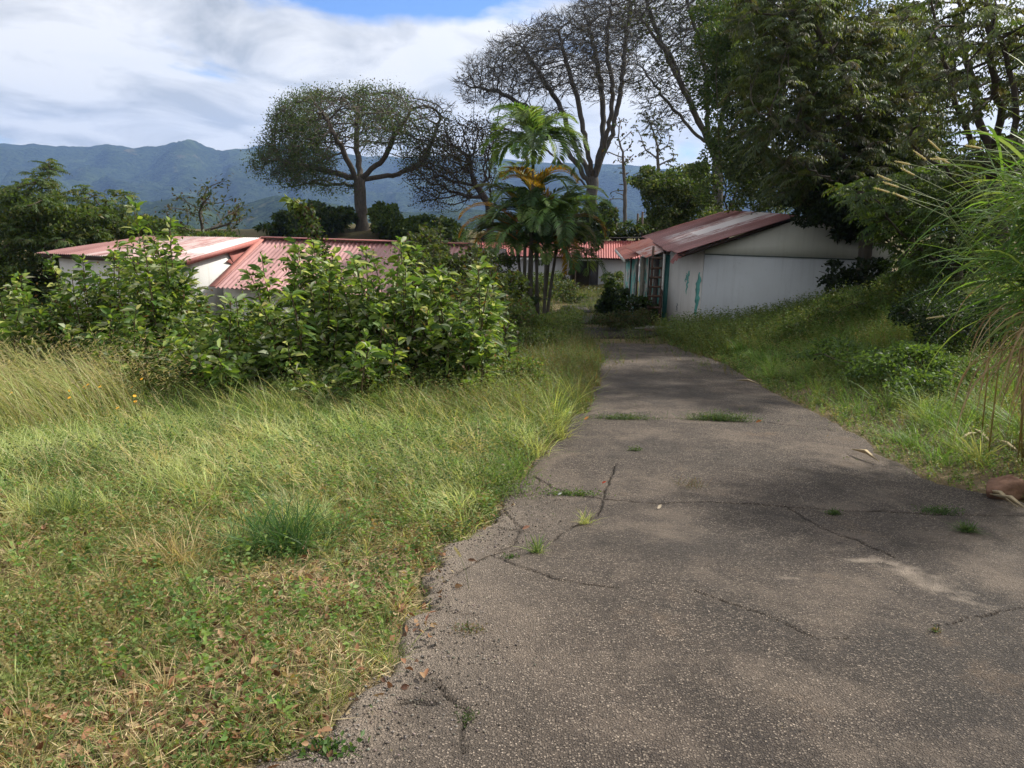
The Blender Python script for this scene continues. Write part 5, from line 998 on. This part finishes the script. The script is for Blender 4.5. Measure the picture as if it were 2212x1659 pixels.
n += weeds(b, 14000, -8, 1.4, 5, 10.5, lambda x, y: .14+.22*patch(x, y, 332), .024, .013, [(.07, .12, .03), (.11, .16, .04), (.17, .16, .07)], [4, 4, 2], lambda x, y: .25+.75*sstep(.4, .6, patch(x, y, 333, .9)), 11, nleaf=8)
# denser border along the left edge of the drive
n += weeds(b, 20000, -2.6, 2.6, 3.2, 16, lambda x, y: .13+.30*sstep(4, 9, y)*patch(x, y, 334, 1), .022, .012, [(.06, .115, .03), (.12, .18, .05), (.17, .13, .055)], [5, 4, 2], lambda x, y: np.exp(-np.maximum(xl(np.minimum(y, YEND))-x, 0)/.45)*np.where(y < 3.8, .5, 1), 12, nleaf=8, mrg=-.05)
n += weeds(b, 5200, -7, 1.5, 4.6, 9.4, lambda x, y: .22+.2*patch(x, y, 380), .030, .015, [(.11, .20, .05), (.16, .26, .07), (.22, .20, .09)], [4, 4, 1.5], lambda x, y: sstep(.44, .58, patch(x, y, 381, 1.1)), 17, nleaf=11)
n += weeds(b, 11000, -2.4, 3.6, 7.8, 21, lambda x, y: .32+.35*patch(x, y, 382, .9), .022, .012, [(.09, .14, .04), (.17, .15, .065), (.14, .20, .06)], [4, 3, 2], lambda x, y: np.exp(-np.maximum(xl(np.minimum(y, YEND))-x-.1, 0)/1.2), 18, nleaf=11, mrg=.0)
n += weeds(b, 5200, -1.6, 5.5, 2.2, 12, lambda x, y: .03+.06*patch(x, y, 370, 2), .014, .009, [(.12, .19, .05), (.24, .20, .09)], [3, 1], lambda x, y: (x > xl(y)-.02)*(x < xr(y)+.05)*np.maximum(np.exp(-np.maximum(x-xl(y), 0)/.16), np.exp(-np.maximum(xr(y)-x, 0)/.22))*sstep(.42, .6, patch(x, y, 371, 2.5)), 16, side='N', nleaf=6)
n += weeds(b, 3600, -.5, 5.0, 13, 21, lambda x, y: .10+.2*patch(x, y, 383, .9), .018, .011, [(.11, .17, .045), (.2, .18, .08)], [3, 2], lambda x, y: (x > xl(y)-.1)*(x < xr(y)+.1)*np.maximum(np.exp(-np.maximum(x-xl(y), 0)/.35), np.exp(-np.maximum(xr(y)-x, 0)/.35))*sstep(.36, .55, patch(x, y, 384, 1.5)), 19, side='N', nleaf=9)
stuff(b, 'weeds'); print('weeds', n)
b = MB(); n = 0
n += clumps(b, 1200, -4.5, 1.2, 1.5, 5.2, 50, .05, lambda x, y: .075+.06*patch(x, y, 360, 1.), .003, [green, lime, straw, tan_, olive], [2, 2.5, 4, 2.5, 3], lambda x, y: .35+.65*sstep(.4, .6, patch(x, y, 361, 1.4)), 30, power=1.15)
n += clumps(b, 1500, -6.5, 1.6, 4.2, 8.4, 60, .09, lambda x, y: (.15+.16*patch(x, y, 362, 1.))*(.7+.3*sstep(4.5, 6, y)), .004, [green, (.46, .54, .20), (.60, .66, .32), straw, (.18, .30, .09)], [2, 4, 5, 1.5, 3], lambda x, y: .5+.5*sstep(.4, .6, patch(x, y, 363, .9)), 31)
n += clumps(b, 500, -7.5, 1.0, 7.0, 9.6, 40, .12, lambda x, y: .28+.2*patch(x, y, 364, 1.), .005, [green, lime, olive, (.12, .2, .05)], [3, 2, 3, 3], lambda x, y: 1+0*x, 32, lean=.8)
n += clumps(b, 900, 1.5, 9, 4.5, 18, 50, .10, lambda x, y: .22+.15*patch(x, y, 365, 1.), .005, [(.15, .27, .06), (.22, .34, .09), (.32, .34, .13)], [3, 3, 1], lambda x, y: sstep(.1, .8, x-xr(np.minimum(y, YEND))), 33, side='R', mrg=.1)
n += clumps(b, 700, -2.6, 3.4, 9, 22, 50, .12, lambda x, y: .18+.12*patch(x, y, 366, 1.), .005, [green, (.20, .18, .08), (.15, .2, .06)], [2, 2, 2], lambda x, y: 1+0*x, 34, mrg=.05)
stuff(b, 'grass_tufts'); print('clumps', n)
b = MB(); n = 0  # fine reddish seeding weeds in the middle distance
n += weeds(b, 30000, -3.5, 3.8, 8.5, 26, lambda x, y: .28+.3*patch(x, y, 340, .8), .014, .008, [(.13, .15, .05), (.18, .14, .07), (.10, .15, .045)], [3, 2, 3], lambda x, y: np.exp(-np.maximum(xl(np.minimum(y, YEND))-x-.2, 0)/1.3)*.9, 13, nleaf=8, mrg=-.1)
n += weeds(b, 15000, -2.5, 9, 19.5, 49, lambda x, y: .22+.3*patch(x, y, 341, .5), .022, .012, [(.09, .15, .045), (.16, .19, .065)], [3, 2], lambda x, y: np.where((x > 1.1+.045*(y-20)) & (x < 3.2+.02*(y-20)) & (y > YEND), .22, 1.)*((x < 4.9) | (y > 36) | (y < 20))*(np.where(y > YEND, 1, 0)), 14, side='N', nleaf=7)
n += weeds(b, 6500, -4.5, .8, 7.4, 9.0, lambda x, y: .35+.35*patch(x, y, 385, 1.1), .026, .012, [(.13, .21, .05), (.22, .28, .09), (.24, .18, .09)], [3, 3, 1.3], lambda x, y: sstep(.38, .55, patch(x, y, 386, 1.2)), 23, nleaf=12)
stuff(b, 'dry_weeds'); print('dry weeds', n)
b = MB(); n = 0   # the right bank
bk = [(.13, .22, .05), (.18, .29, .07), (.29, .34, .10), (.32, .28, .12)]
n += weeds(b, 42000, 1.2, 11, 4, 20.5, lambda x, y: (.10+.34*sstep(0, 2.5, x-xr(np.minimum(y, YEND))))*(.5+patch(x, y, 350, 1)), .024, .014, bk, [4, 4, 2, 1], lambda x, y: np.where(y > 19.5, .7, 1), 20, side='R', nleaf=9, mrg=0.02)
n += weeds(b, 9000, 3.2, 12, 16, 22.4, lambda x, y: .35+.5*patch(x, y, 351, .8), .026, .015, [(.12, .19, .05), (.2, .25, .07)], [3, 2], lambda x, y: ((y < 21.9)|(x > 12))*1.0, 21, side='R', nleaf=10, mrg=.1)
n += field(b, 42000, 1.2, 10, 4, 20, lambda x, y: .10+.25*patch(x, y, 352, .8)*sstep(0, 1.5, x-xr(np.minimum(y, YEND))), .004, [(.07, .13, .03), (.11, .16, .05), (.22, .20, .10)], [4, 3, 1], .9, lambda x, y: .4+.6*sstep(.4, .6, patch(x, y, 353, .7)), 22, 1.0, 1.0, 'R')
stuff(b, 'bank_weeds'); print('bank', n)
# shrubby growth heaped on the bank, one thing each
for k, (lb, D, bl, n_, cs) in enumerate([
    ('leafy weed heap rising under the right corner of the shed wall', 17.0, [(1880, 665, 120, 38, 0, 1.4), (1960, 640, 90, 45, 0, 1.4), (1760, 700, 70, 20, 0, 1)], 15000, [(.09, .15, .04), (.14, .21, .055), (.2, .22, .08)]),
    ('dark leafy mound at the right edge behind the cane grass', 11.5, [(2080, 720, 110, 70, 0, 1.2), (2180, 720, 90, 90, 0, 1.2), (2020, 660, 80, 45, 1, 1)], 22000, [(.022, .04, .014), (.035, .065, .02)]),
    ('grassy green heap in the middle of the right bank', 10.5, [(1950, 790, 120, 40, 0, 1), (2050, 830, 110, 45, -.8, .8), (1820, 760, 90, 22, 1.5, .8)], 13000, [(.08, .14, .04), (.13, .21, .055)])]):
    bush('weed_mound', lb, 'undergrowth', D, bl, n_, cs, [3, 2, 1][:len(cs)], .06, .035, seed=130+k)
# fallen leaves and straw
b = MB(); r_ = np.random.default_rng(210); x, y = scatter(26000, -4, 1.0, 1.4, 6, r_, 1.2); k = inview(x, y) & (x < xl(y)+.18)
dl_ = np.clip(xl(y)-x, 0, 9); k &= r_.random(len(x)) < ((.09+.85*np.exp(-((dl_-.5)/.55)**2)*(1-sstep(2.2, 3.0, y))+.35*bare(x, y))*np.where(x > xl(y)-.05, .35, 1)); x, y = x[k], y[k]; n = len(x); P = np.stack([x, y, G(x, y)+r_.uniform(.0, .035, n)+np.where(x > xl(y), .03, 0)], -1)
bigleaves(b, P, rdir(n, 0, r_)*A_([1, 1, .35]), rdir(n, 1.3, r_), r_.uniform(.02, .06, n), r_.uniform(.012, .028, n), mixcol(n, [(.26, .13, .07), (.32, .20, .11), (.13, .07, .04), (.40, .30, .19)], [4, 4, 2, 2], .2, .06, r_), .35, -.1)
x, y = scatter(52000, -5, .6, 1.4, 7.5, r_, 1.1); k = inview(x, y) & LEFT(x, y); k &= r_.random(len(x)) < .45+.55*bare(x, y); x, y = x[k], y[k]; n = len(x); a_ = r_.uniform(0, 6.28, n); P = np.stack([x, y, G(x, y)+.012+r_.uniform(0, .02, n)], -1)
leaves(b, P, np.stack([np.cos(a_), np.sin(a_), r_.normal(0, .15, n)], -1), rdir(n, 2, r_), r_.uniform(.05, .14, n), .0035, mixcol(n, [(.62, .50, .29), (.44, .33, .18)], [1, 1], .15, .05, r_), 0, .0)
stuff(b, 'fallen_leaves', 'litter'); print('litter', round(time.time()-T0, 1))
# crumbs of grit and small weeds on the broken edge of the drive
b = MB(); r_ = np.random.default_rng(211); y = 1.5+4.2*r_.random(2600)**1.3; x = xl(y)+np.abs(r_.normal(0, .28, 2600)); n = len(x); s_ = r_.uniform(.002, .007, n)
P = np.stack([x, y, prof(y)+.03], -1); o6 = A_([[1, 0, 0], [-1, 0, 0], [0, 1, 0], [0, -1, 0], [0, 0, .8], [0, 0, -.8]]); V = P[:, None]+o6[None]*s_[:, None, None]*r_.uniform(.6, 1.4, (n, 6, 1)); i = np.arange(n)[:, None]*6
b.add(V.reshape(-1, 3), None, np.concatenate([i+A_([f]) for f in [[0, 2, 4], [2, 1, 4], [1, 3, 4], [3, 0, 4], [2, 0, 5], [1, 2, 5], [3, 1, 5], [0, 3, 5]]]), np.repeat(vcol(n, (.17, .15, .13), .35, .05, r_), 6, 0)); stuff(b, 'grit', 'stone')

# ------------------------------------------------------------------ tufts one can point to
def tuft(name, label, px, py, n, h, spread, cols, wts, w=.005, lean=.9, seed=1, road=True, head=None, hs=9, nleafy=0, cat='weed', group=None, lw=.02):
    r_ = np.random.default_rng(seed); q = hit(px, py, .02); gz = (float(prof(q[1]))+.02) if road else float(G(q[0], q[1])); root_loc = A_([q[0], q[1], gz]); b = MB()
    sx_, sy_ = spread if isinstance(spread, tuple) else (spread, spread)
    if n+nleafy < 330 and road: sx_, sy_ = sx_*.7, sy_*.7
    P = root_loc+np.stack([r_.normal(0, sx_, n), r_.normal(0, sy_, n), -.01+0*r_.random(n)], -1); hd = r_.uniform(0, 6.28, n) if head is None else head+r_.normal(0, hs, n)
    if n: blades(b, P, h*r_.uniform(.5, 1.15, n), w*r_.uniform(.7, 1.3, n), np.abs(lean*r_.uniform(.2, 1.6, n)), hd, mixcol(n, cols, wts, .18, .06, r_), 1.8, 4, r_)
    if nleafy:
        m_ = nleafy; a_ = r_.uniform(0, 6.28, m_); Q = root_loc+np.stack([r_.normal(0, sx_*1.1, m_), r_.normal(0, sy_*1.1, m_), np.abs(r_.normal(0, h*.35, m_))], -1); leaves(b, Q, rdir(m_, .5, r_), rdir(m_, 1.6, r_), lw*r_.uniform(.6, 1.3, m_), lw*.55, mixcol(m_, cols, wts, .2, .08, r_))
    return tag(b.build(name, M['grass'], org=root_loc), label, cat, group)
gc = [(.055, .11, .03), (.09, .15, .045), (.14, .18, .06)]
tuft('grass_tussock', 'big dark green arching grass tussock in the middle of the lawn', 612, 1205, 420, .34, (.11, .08), [(.05, .12, .035), (.08, .17, .05), (.16, .24, .08)], [3, 3, 1], .0055, 1.0, 1, False, cat='grass tussock')
tuft('grass_tussock', 'dry straw coloured tussock left of the green one', 385, 1235, 240, .24, (.07, .06), [straw, tan_, olive], [3, 2, 1], .004, 1.0, 2, False, cat='grass tussock')
tuft('grass_tussock', 'soft green upright tuft at the left among the mown straw', 135, 1150, 260, .24, (.09, .06), [(.12, .19, .06), lime], [2, 1], .004, .6, 3, False, cat='grass tussock')
tuft('grass_tussock', 'pale leaning grass tuft just right of the dry tussock', 515, 1215, 120, .22, (.04, .04), [lime, green], [2, 1], .005, 1.0, 4, False, head=1.9, hs=.6, cat='grass tussock')
tuft('grass_tussock', 'long bladed tuft leaning over the weeds by the bend of the drive', 1225, 862, 150, .45, (.08, .08), [(.14, .22, .07), lime], [2, 1], .007, 1.2, 5, False, head=2.8, hs=.5, cat='grass tussock')
tuft('weed_clump', 'low green weeds rooted in the slab joint on its left side', 1345, 908, 160, .10, (.16, .035), gc, [2, 2, 1], .005, .9, 6, nleafy=900)
tuft('weed_clump', 'larger green weed mat rooted in the slab joint near its middle', 1555, 910, 260, .13, (.19, .035), gc, [2, 2, 1], .005, .9, 7, nleafy=1500)
tuft('weed_clump', 'small green weed on the concrete seam at the right', 1800, 1112, 50, .05, (.03, .015), gc, [2, 2, 1], .004, 1.1, 8, nleafy=160, lw=.016)
tuft('weed_clump', 'flat green weed on the seam near the right edge', 2030, 1108, 70, .06, (.07, .025), gc, [2, 2, 0], .004, 1.1, 9, nleafy=400, lw=.016)
tuft('weed_clump', 'spiky green grass tuft just below the seam near the right edge', 2088, 1148, 130, .085, (.035, .02), gc, [3, 3, 1], .005, 1.3, 10, nleafy=60, lw=.014)
tuft('weed_clump', 'bright creeping weed in the crack at the left of the drive', 1235, 1070, 50, .05, (.10, .02), [(.09, .17, .04), (.15, .22, .06)], [1, 1], .004, 1.0, 11, nleafy=420, lw=.018)
tuft('weed_clump', 'thin yellowing grass tuft in the slanting crack', 1262, 1135, 60, .12, (.03, .02), [lime, straw], [2, 1], .0035, .9, 12)
tuft('weed_clump', 'small upright spiky tuft where two cracks meet', 1158, 1198, 60, .13, (.02, .015), [green, lime], [2, 1], .004, .8, 13, nleafy=30, lw=.014)
tuft('weed_clump', 'leafy seedling beside the wide dark crack', 1102, 1215, 12, .03, (.03, .02), gc, [2, 2, 1], .004, 1.1, 14, nleafy=130, lw=.018)
tuft('weed_clump', 'small green sprout in the open concrete left of centre', 1372, 976, 30, .06, (.04, .02), gc, [2, 2, 1], .004, 1.1, 15, nleafy=120, lw=.016)
tuft('weed_clump', 'faint reddish straggly weed in the middle of the concrete', 1490, 1055, 60, .10, (.09, .05), [(.20, .12, .06), (.13, .15, .06)], [1, 1], .0025, 1.0, 16, nleafy=110, lw=.010)
tuft('weed_clump', 'tiny dry tuft on the concrete near the bottom of the view', 1690, 1572, 22, .022, (.008, .006), [straw, tan_], [1, 1], .002, 1.5, 17)
tuft('weed_clump', 'small weed in the crack at the lower right', 2020, 1368, 22, .04, (.012, .012), [(.2, .14, .06), (.1, .16, .05)], [1, 1], .003, 1.2, 18, nleafy=50, lw=.012)
tuft('weed_clump', 'creeping weed on the broken concrete edge at the lower left of the drive', 1015, 1370, 20, .04, (.05, .03), [(.10, .15, .05), (.22, .15, .07)], [1, 1], .003, 1.2, 19, nleafy=220, lw=.014)
tuft('weed_clump', 'low weed growing from the crumbled slab near the bottom left', 1010, 1570, 10, .03, (.025, .03), [(.08, .12, .04)], [1], .003, 1.2, 20, nleafy=130, lw=.012)
tuft('weed_clump', 'leafy weeds at the bottom edge where leaves cover the concrete', 700, 1640, 20, .05, (.08, .03), [(.07, .15, .03), (.12, .2, .05)], [1, 1], .004, 1.0, 21, nleafy=110, lw=.03)
tuft('weed_clump', 'rounded pale green weed clump overhanging the crack corner of the drive', 1050, 1065, 150, .26, (.15, .12), [(.12, .20, .05), (.20, .27, .08)], [2, 1], .004, .7, 22, False, nleafy=2600, lw=.022)
for k, (x, y, lb) in enumerate([(1265, 665, 'green weeds sprouting between the far paving slabs'), (1300, 700, 'ragged weeds at the near end of the far paving'), (1240, 690, 'weeds on the left margin of the far paving')]):
    tuft('weed_clump', lb, x, y, 120, .35, (.3, .15), gc, [1, 2, 2], .014, .9, 30+k, False, nleafy=400, lw=.05)
# yellow flowered weeds
r_ = np.random.default_rng(31); q = hit(225, 925, .1); q[2] = float(G(q[0], q[1])); fl_ = thing('yellow_flowers', 'weed with small orange yellow daisy flowers in the tall grass at the left', 'flower', q); b = MB(); bs = MB()
for k in range(13):
    p = A_([r_.normal(0, .38), r_.normal(0, .25), r_.uniform(.3, .55)]); bs.tube([(p[0]+.03, p[1], 0), p*A_([1, 1, .6]), p], .0025, 3, (.10, .15, .05)); up_ = unit(A_([r_.normal(0, .4), -.5, 1])); s1 = unit(np.cross(up_, A_([1, 0, 0]))); s2 = np.cross(up_, s1)
    for j in range(7):
        a_ = j*2*math.pi/7; d = s1*math.cos(a_)+s2*math.sin(a_); sd = np.cross(d, up_)*.007; b.add([p, p+d*.011-sd*.7, p+d*.018, p+d*.011+sd*.7], [[0, 1, 2, 3]], None, (.75, .36, .02))
bs.build('stem', M['grass'], fl_); b.build('flower_head', M['plain'], fl_)
# fuzzy seed heads among the grass at the left
for k, (x, y, lb) in enumerate([(1015, 1225, 'foxtail seed head leaning at the middle of the lawn'), (560, 1290, 'foxtail seed head low in the lawn left of centre'), (65, 1555, 'pale foxtail seed head near the lower left corner'), (345, 1572, 'foxtail seed head standing above the dead leaves'), (255, 1385, 'drooping brown foxtail head at the left')]):
    r_ = np.random.default_rng(300+k); q = hit(x, y+25, 0.1); q[2] = float(G(q[0], q[1])); s_ = thing('foxtail_grass', lb, 'grass stem', q, 'foxtail seed heads in the lawn'); tp_ = A_([-.05, .02, .20]); b = MB(); b.tube([(0, 0, 0), tp_*A_([.4, .4, .6]), tp_], [.0015, .001, .001], 4, (.16, .2, .08)); b.build('stalk', M['grass'], s_)
    b = MB(); n = 260; f = r_.random(n); P = tp_+f[:, None]*A_([-.03, .005, .045]); leaves(b, P, rdir(n, .6, r_), rdir(n, 0, r_), .012, .0012, vcol(n, (.42, .38, .22), .15, .05, r_)); b.build('seed_head', M['grass'], s_)
# tall plume grasses before the shrubs
for k, (x0, y0, x1, y1, lb) in enumerate([(905, 830, 850, 735, 'tall'), (935, 830, 885, 742, ''), (960, 840, 905, 762, ''), (985, 850, 925, 770, ''), (1010, 850, 952, 782, ''), (1040, 850, 978, 785, ''), (890, 830, 822, 752, ''), (1000, 840, 938, 752, '')]):
    a_ = D2(x0, y0+60, 8.6); a_[2] = float(G(a_[0], a_[1])); e_ = D2(x1, y1, 8.6); s_ = thing('plume_grass', 'slender grass stalk with a pale yellow bottlebrush head before the shrubs', 'grass stem', a_, 'pale seed heads before the shrubs'); v_ = e_-a_; mid = v_*A_([.25, .5, .55]); b = MB(); b.tube([(0, 0, 0), mid, v_], [.003, .0025, .002], 4, (.17, .22, .08)); b.build('stalk', M['grass'], s_)
    dd = unit(v_-mid+A_([-.2, 0, 0])); b = MB(); b.tube([v_, v_+dd*.02, v_+dd*.07, v_+dd*.09], [.003, .009, .009, .003], 6, (.50, .43, .22)); b.build('seed_head', M['grass'], s_)
# fine plumes of the golden grass at the left
b = MB(); r_ = np.random.default_rng(222); n = 420; x = r_.uniform(-7.0, -2.8, n); y = r_.uniform(6.5, 8.5, n); B = onto(x, y); hh = r_.uniform(.75, 1.25, n)
for j in range(9):
    f = .62+.38*j/8; t_ = f; P = B+np.stack([-hh*.75*t_**2.2*.9, 0*hh, hh*(t_-.2*t_**2.2)], -1); leaves(b, P+r_.normal(0, .02, (n, 3)), unit(r_.normal(0, .45, (n, 3))+A_([-.8, 0, .8-1.4*f])), rdir(n, 1, r_), .055, .0045, vcol(n, (.55, .46, .28), .15, .05, r_), 0, .05)
n = 1200; x = r_.uniform(-6, 1.5, n); y = r_.uniform(4.4, 9.2, n); k = LEFT(x, y, .15) & (r_.random(n) < .3+.7*sstep(.42, .58, patch(x, y, 390, .9))); x, y = x[k], y[k]; n = len(x); B = onto(x, y); hh = r_.uniform(.22, .44, n)*(.6+.08*y); ld = unit(np.stack([-.75+r_.normal(0, .25, n), r_.normal(0, .25, n), np.ones(n)], -1)); cp = vcol(n, (.62, .54, .33), .12, .05, r_)
leaves(b, B, ld, rdir(n, 0, r_), hh, np.maximum(.003, y*.0006), cp*A_([.75, .85, .6]), 0, 0)
for j in range(6): leaves(b, B+ld*(hh*(.70+.06*j))[:, None], unit(ld+r_.normal(0, .35, (n, 3))), rdir(n, 1, r_), .05, .004, cp, 0, .1)
stuff(b, 'grass_plumes')
# ------------------------------------------------------------------ cane grass at the right edge
r_ = np.random.default_rng(90); cD = 6.2; cb = A_([4.72, cD, 0]); cb[2] = float(G(cb[0], cb[1])); cane = thing('cane_grass', 'huge clump of arching cane grass with yellow seed spikes and dry hanging blades at the right edge', 'cane grass', cb); org = A_(cane.location)
def ribbons(b, S0, dirs, Ln, w, grav, c, seg=9):
    n = len(S0); P = S0.copy(); d = unit(dirs); pts = [P]
    for k in range(seg): P = P+d*(Ln/seg)[:, None]; pts.append(P); d = unit(d-A_([0, 0, 1])*(grav/seg)[:, None]*(1+k*.25))
    V = []; vd = unit(dirs*A_([1, 1, 0])); sd = unit(np.cross(vd, A_([0, 0, 1.]))+r_.normal(0, .5, (n, 3)))
    for k, p in enumerate(pts): ww = w*(min(1, .5+k*.3) if k < seg-2 else (.6 if k == seg-2 else (.35 if k == seg-1 else .02))); V += [p-sd*ww[:, None]/2, p+sd*ww[:, None]/2]
    m_ = len(V); V = np.stack(V, 1); i = np.arange(n)[:, None]*m_; q = np.concatenate([i+A_([[2*k, 2*k+1, 2*k+3, 2*k+2]]) for k in range(seg)]); b.add(V.reshape(-1, 3), q, None, np.repeat(c, m_, 0)); return A_(pts)
b = MB(); n = 1400; f = r_.random(n); S0 = np.stack([cb[0]+r_.normal(0, .24, n)+.1, cb[1]+r_.normal(0, .35, n), cb[2]+1.15+f*1.15], -1); a_ = math.pi+r_.normal(0, .95, n); el = r_.uniform(.0, 1.25, n)
dr = np.stack([np.cos(a_)*np.cos(el), np.sin(a_)*np.cos(el), np.sin(el)], -1); ribbons(b, S0, dr, r_.uniform(.6, 1.4, n), r_.uniform(.010, .028, n), r_.uniform(.3, 1.5, n), mixcol(n, [(.10, .20, .04), (.15, .27, .055), (.24, .33, .09)], [3, 3, 2], .18, .06, r_)); b.build('green_blades', M['grass'], cane, org=org)
b = MB(); n = 170; S0 = np.stack([cb[0]+r_.normal(-.2, .22, n), cb[1]+r_.normal(-.2, .25, n), cb[2]+.85+r_.random(n)*.55], -1); a_ = math.pi+r_.normal(.1, .6, n); el = r_.uniform(-.1, .7, n); dr = np.stack([np.cos(a_)*np.cos(el), np.sin(a_)*np.cos(el), np.sin(el)], -1)
ribbons(b, S0, dr, r_.uniform(.6, 1.2, n), r_.uniform(.008, .016, n), r_.uniform(2.2, 3.8, n), mixcol(n, [(.36, .24, .12), (.46, .34, .19), (.25, .16, .08)], [2, 2, 1], .15, .05, r_)); b.build('dry_blades', M['litter'], cane, org=org)
b = MB()
for k in range(60):
    x = cb[0]+r_.normal(0, .2); y = cb[1]+r_.normal(0, .25); h_ = r_.uniform(.8, 1.7); b.tube([(x, y, cb[2]-.05), (x+r_.normal(-.05, .05), y, cb[2]+h_*.5), (x+r_.normal(-.15, .12), y+r_.normal(0, .08), cb[2]+h_)], [.007, .006, .004], 5, (.36, .30, .15))
b.build('cane_stems', M['grass'], cane, org=org)
for (x1, y1, x0, y0, D_) in [(2030, 325, 2110, 400, 6.0), (2000, 345, 2100, 420, 6.1), (1975, 378, 2060, 420, 6.2), (2050, 352, 2120, 385, 6.3), (1960, 430, 2050, 470, 6.0), (1925, 390, 2020, 430, 6.2), (1940, 404, 2050, 440, 5.9), (2045, 345, 2140, 350, 5.8), (1920, 415, 2040, 450, 6.1), (2120, 320, 2180, 330, 5.8), (1965, 355, 2100, 385, 6.3), (2037, 683, 2090, 676, 5.6)]:
    e_ = D2(x1, y1, D_); m0 = D2(x0, y0, D_); s0 = m0+A_([.55, .1, -.55]) if y1 < 600 else m0+A_([.35, .1, -.05]); dd = unit(e_-m0); b = MB(); b.tube([s0, m0, e_], [.003, .0025, .002], 4, (.20, .26, .10), cap=False); b.tube([e_-dd*.01, e_, e_+dd*.03, e_+dd*.09, e_+dd*.115], [.001, .0045, .0055, .005, .001], 7, (.55, .49, .31)); nb = 160; fb = r_.random(nb); leaves(b, (e_-dd*.01)+dd*(fb*.125)[:, None], unit(r_.normal(0, .7, (nb, 3))+dd*1.2), rdir(nb, 0, r_), .016, .0016, vcol(nb, (.6, .54, .36), .15, .04, r_), 0, 0); b.build('seed_spike', M['grass'], cane, org=org)
r_ = np.random.default_rng(91)
for k, (x0, y0, x1, y1, lb) in enumerate([(2085, 940, 2150, 985, 'pale dry cane leaf lying across the weeds'), (2130, 965, 2212, 1000, 'long bleached cane stalk above the rock'), (2060, 965, 2120, 955, 'curled dry leaf left of the bleached stalk'), (2140, 1060, 2225, 1095, 'dry straw stalk in front of the rock'), (2120, 1050, 2200, 1085, 'split straw beside the stalk in front of the rock'), (1840, 965, 1900, 990, 'thin pale straw on the edge of the drive'), (1590, 818, 1640, 825, 'small bleached stick at the far edge of the drive')]):
    a_ = hit(x0, y0, .1); e_ = hit(x1, y1, .1); a_[2] = float(G(a_[0], a_[1]))+.07; e_[2] = float(G(e_[0], e_[1]))+.06; mid = (a_+e_)/2+A_([0, 0, .05]); v_ = unit(e_-a_); sd = unit(np.cross(v_, A_([0, 0, 1])))
    b = MB(); P = A_([A_([0, 0, 0]), mid-a_, e_-a_]); b.prism([P[0]-sd*.004, P[1]-sd*.014, P[2]-sd*.003, P[2]+sd*.003, P[1]+sd*.014, P[0]+sd*.004], (0, 0, .004), (.52, .43, .28)); o = b.build('dry_stalk', M['litter']); o.location = a_; tag(o, lb, 'dry stalk', 'dry stalks at the right')
for k, (x, y, s_, c, lb) in enumerate([(1632, 914, .07, (.30, .12, .04), 'rusty curled leaf at the right end of the slab joint'), (1262, 908, .06, (.40, .16, .04), 'orange leaf at the left end of the slab joint'), (1128, 1147, .05, (.42, .22, .14), 'pinkish dry leaf standing in the wide crack'), (1300, 1048, .035, (.5, .07, .03), 'small red leaf above the creeping weed'), (1205, 1073, .03, (.7, .7, .68), 'scrap of white litter by the creeping weed'), (1420, 1101, .045, (.45, .38, .28), 'pale dry leaf on the long seam')]):
    q = hit(x, y, .03); r_ = np.random.default_rng(400+k); b = MB(); bigleaves(b, np.zeros((1, 3)), A_([[1, .3, .1]]), A_([[.1, -.5, 1]]), s_, s_*.5, A_([c]), .4, -.4); o = b.build('fallen_leaf' if k != 4 else 'litter_scrap', M['litter']); o.location = (q[0], q[1], float(prof(q[1]))+.035); o.rotation_euler = (0, 0, r_.uniform(-.6, .6)); tag(o, lb, 'leaf' if k != 4 else 'litter')
a_ = hit(1860, 1400, .03); e_ = hit(1960, 1390, .03); b = MB(); z_ = A_([0, 0, .012]); b.tube([a_*0, (e_-a_)*.4+A_([0, .01, .006]), (e_-a_)*.7-A_([0, .008, 0]), e_-a_], [.003, .0035, .003, .002], 5, (.12, .08, .055)); o = b.build('twig', M['bark']); o.location = a_+z_; tag(o, 'thin crooked brown twig lying on the concrete at the lower right', 'twig')
a_ = hit(905, 1545, .03); e_ = hit(750, 1530, .03)
q = hit(1150, 1330, .0)
# ------------------------------------------------------------------ haze
b = MB(); b.box((-3200, -60, -190), (6800, 0, 0), (0, 4200, 0), (0, 0, 560))
m, t = nt('valley_haze'); pv = N(t, 'ShaderNodeVolumePrincipled'); pv.inputs['Color'].default_value = (.34, .54, 1, 1); pv.inputs['Density'].default_value = .000135; pv.inputs['Anisotropy'].default_value = .2
o = N(t, 'ShaderNodeOutputMaterial'); L(t, pv.outputs[0], o.inputs['Volume']); tag(b.build('haze', m), kind='stuff')
print('script total', round(time.time()-T0, 1), 'polys', sum(len(o.data.polygons) for o in bpy.data.objects if o.type == 'MESH'))
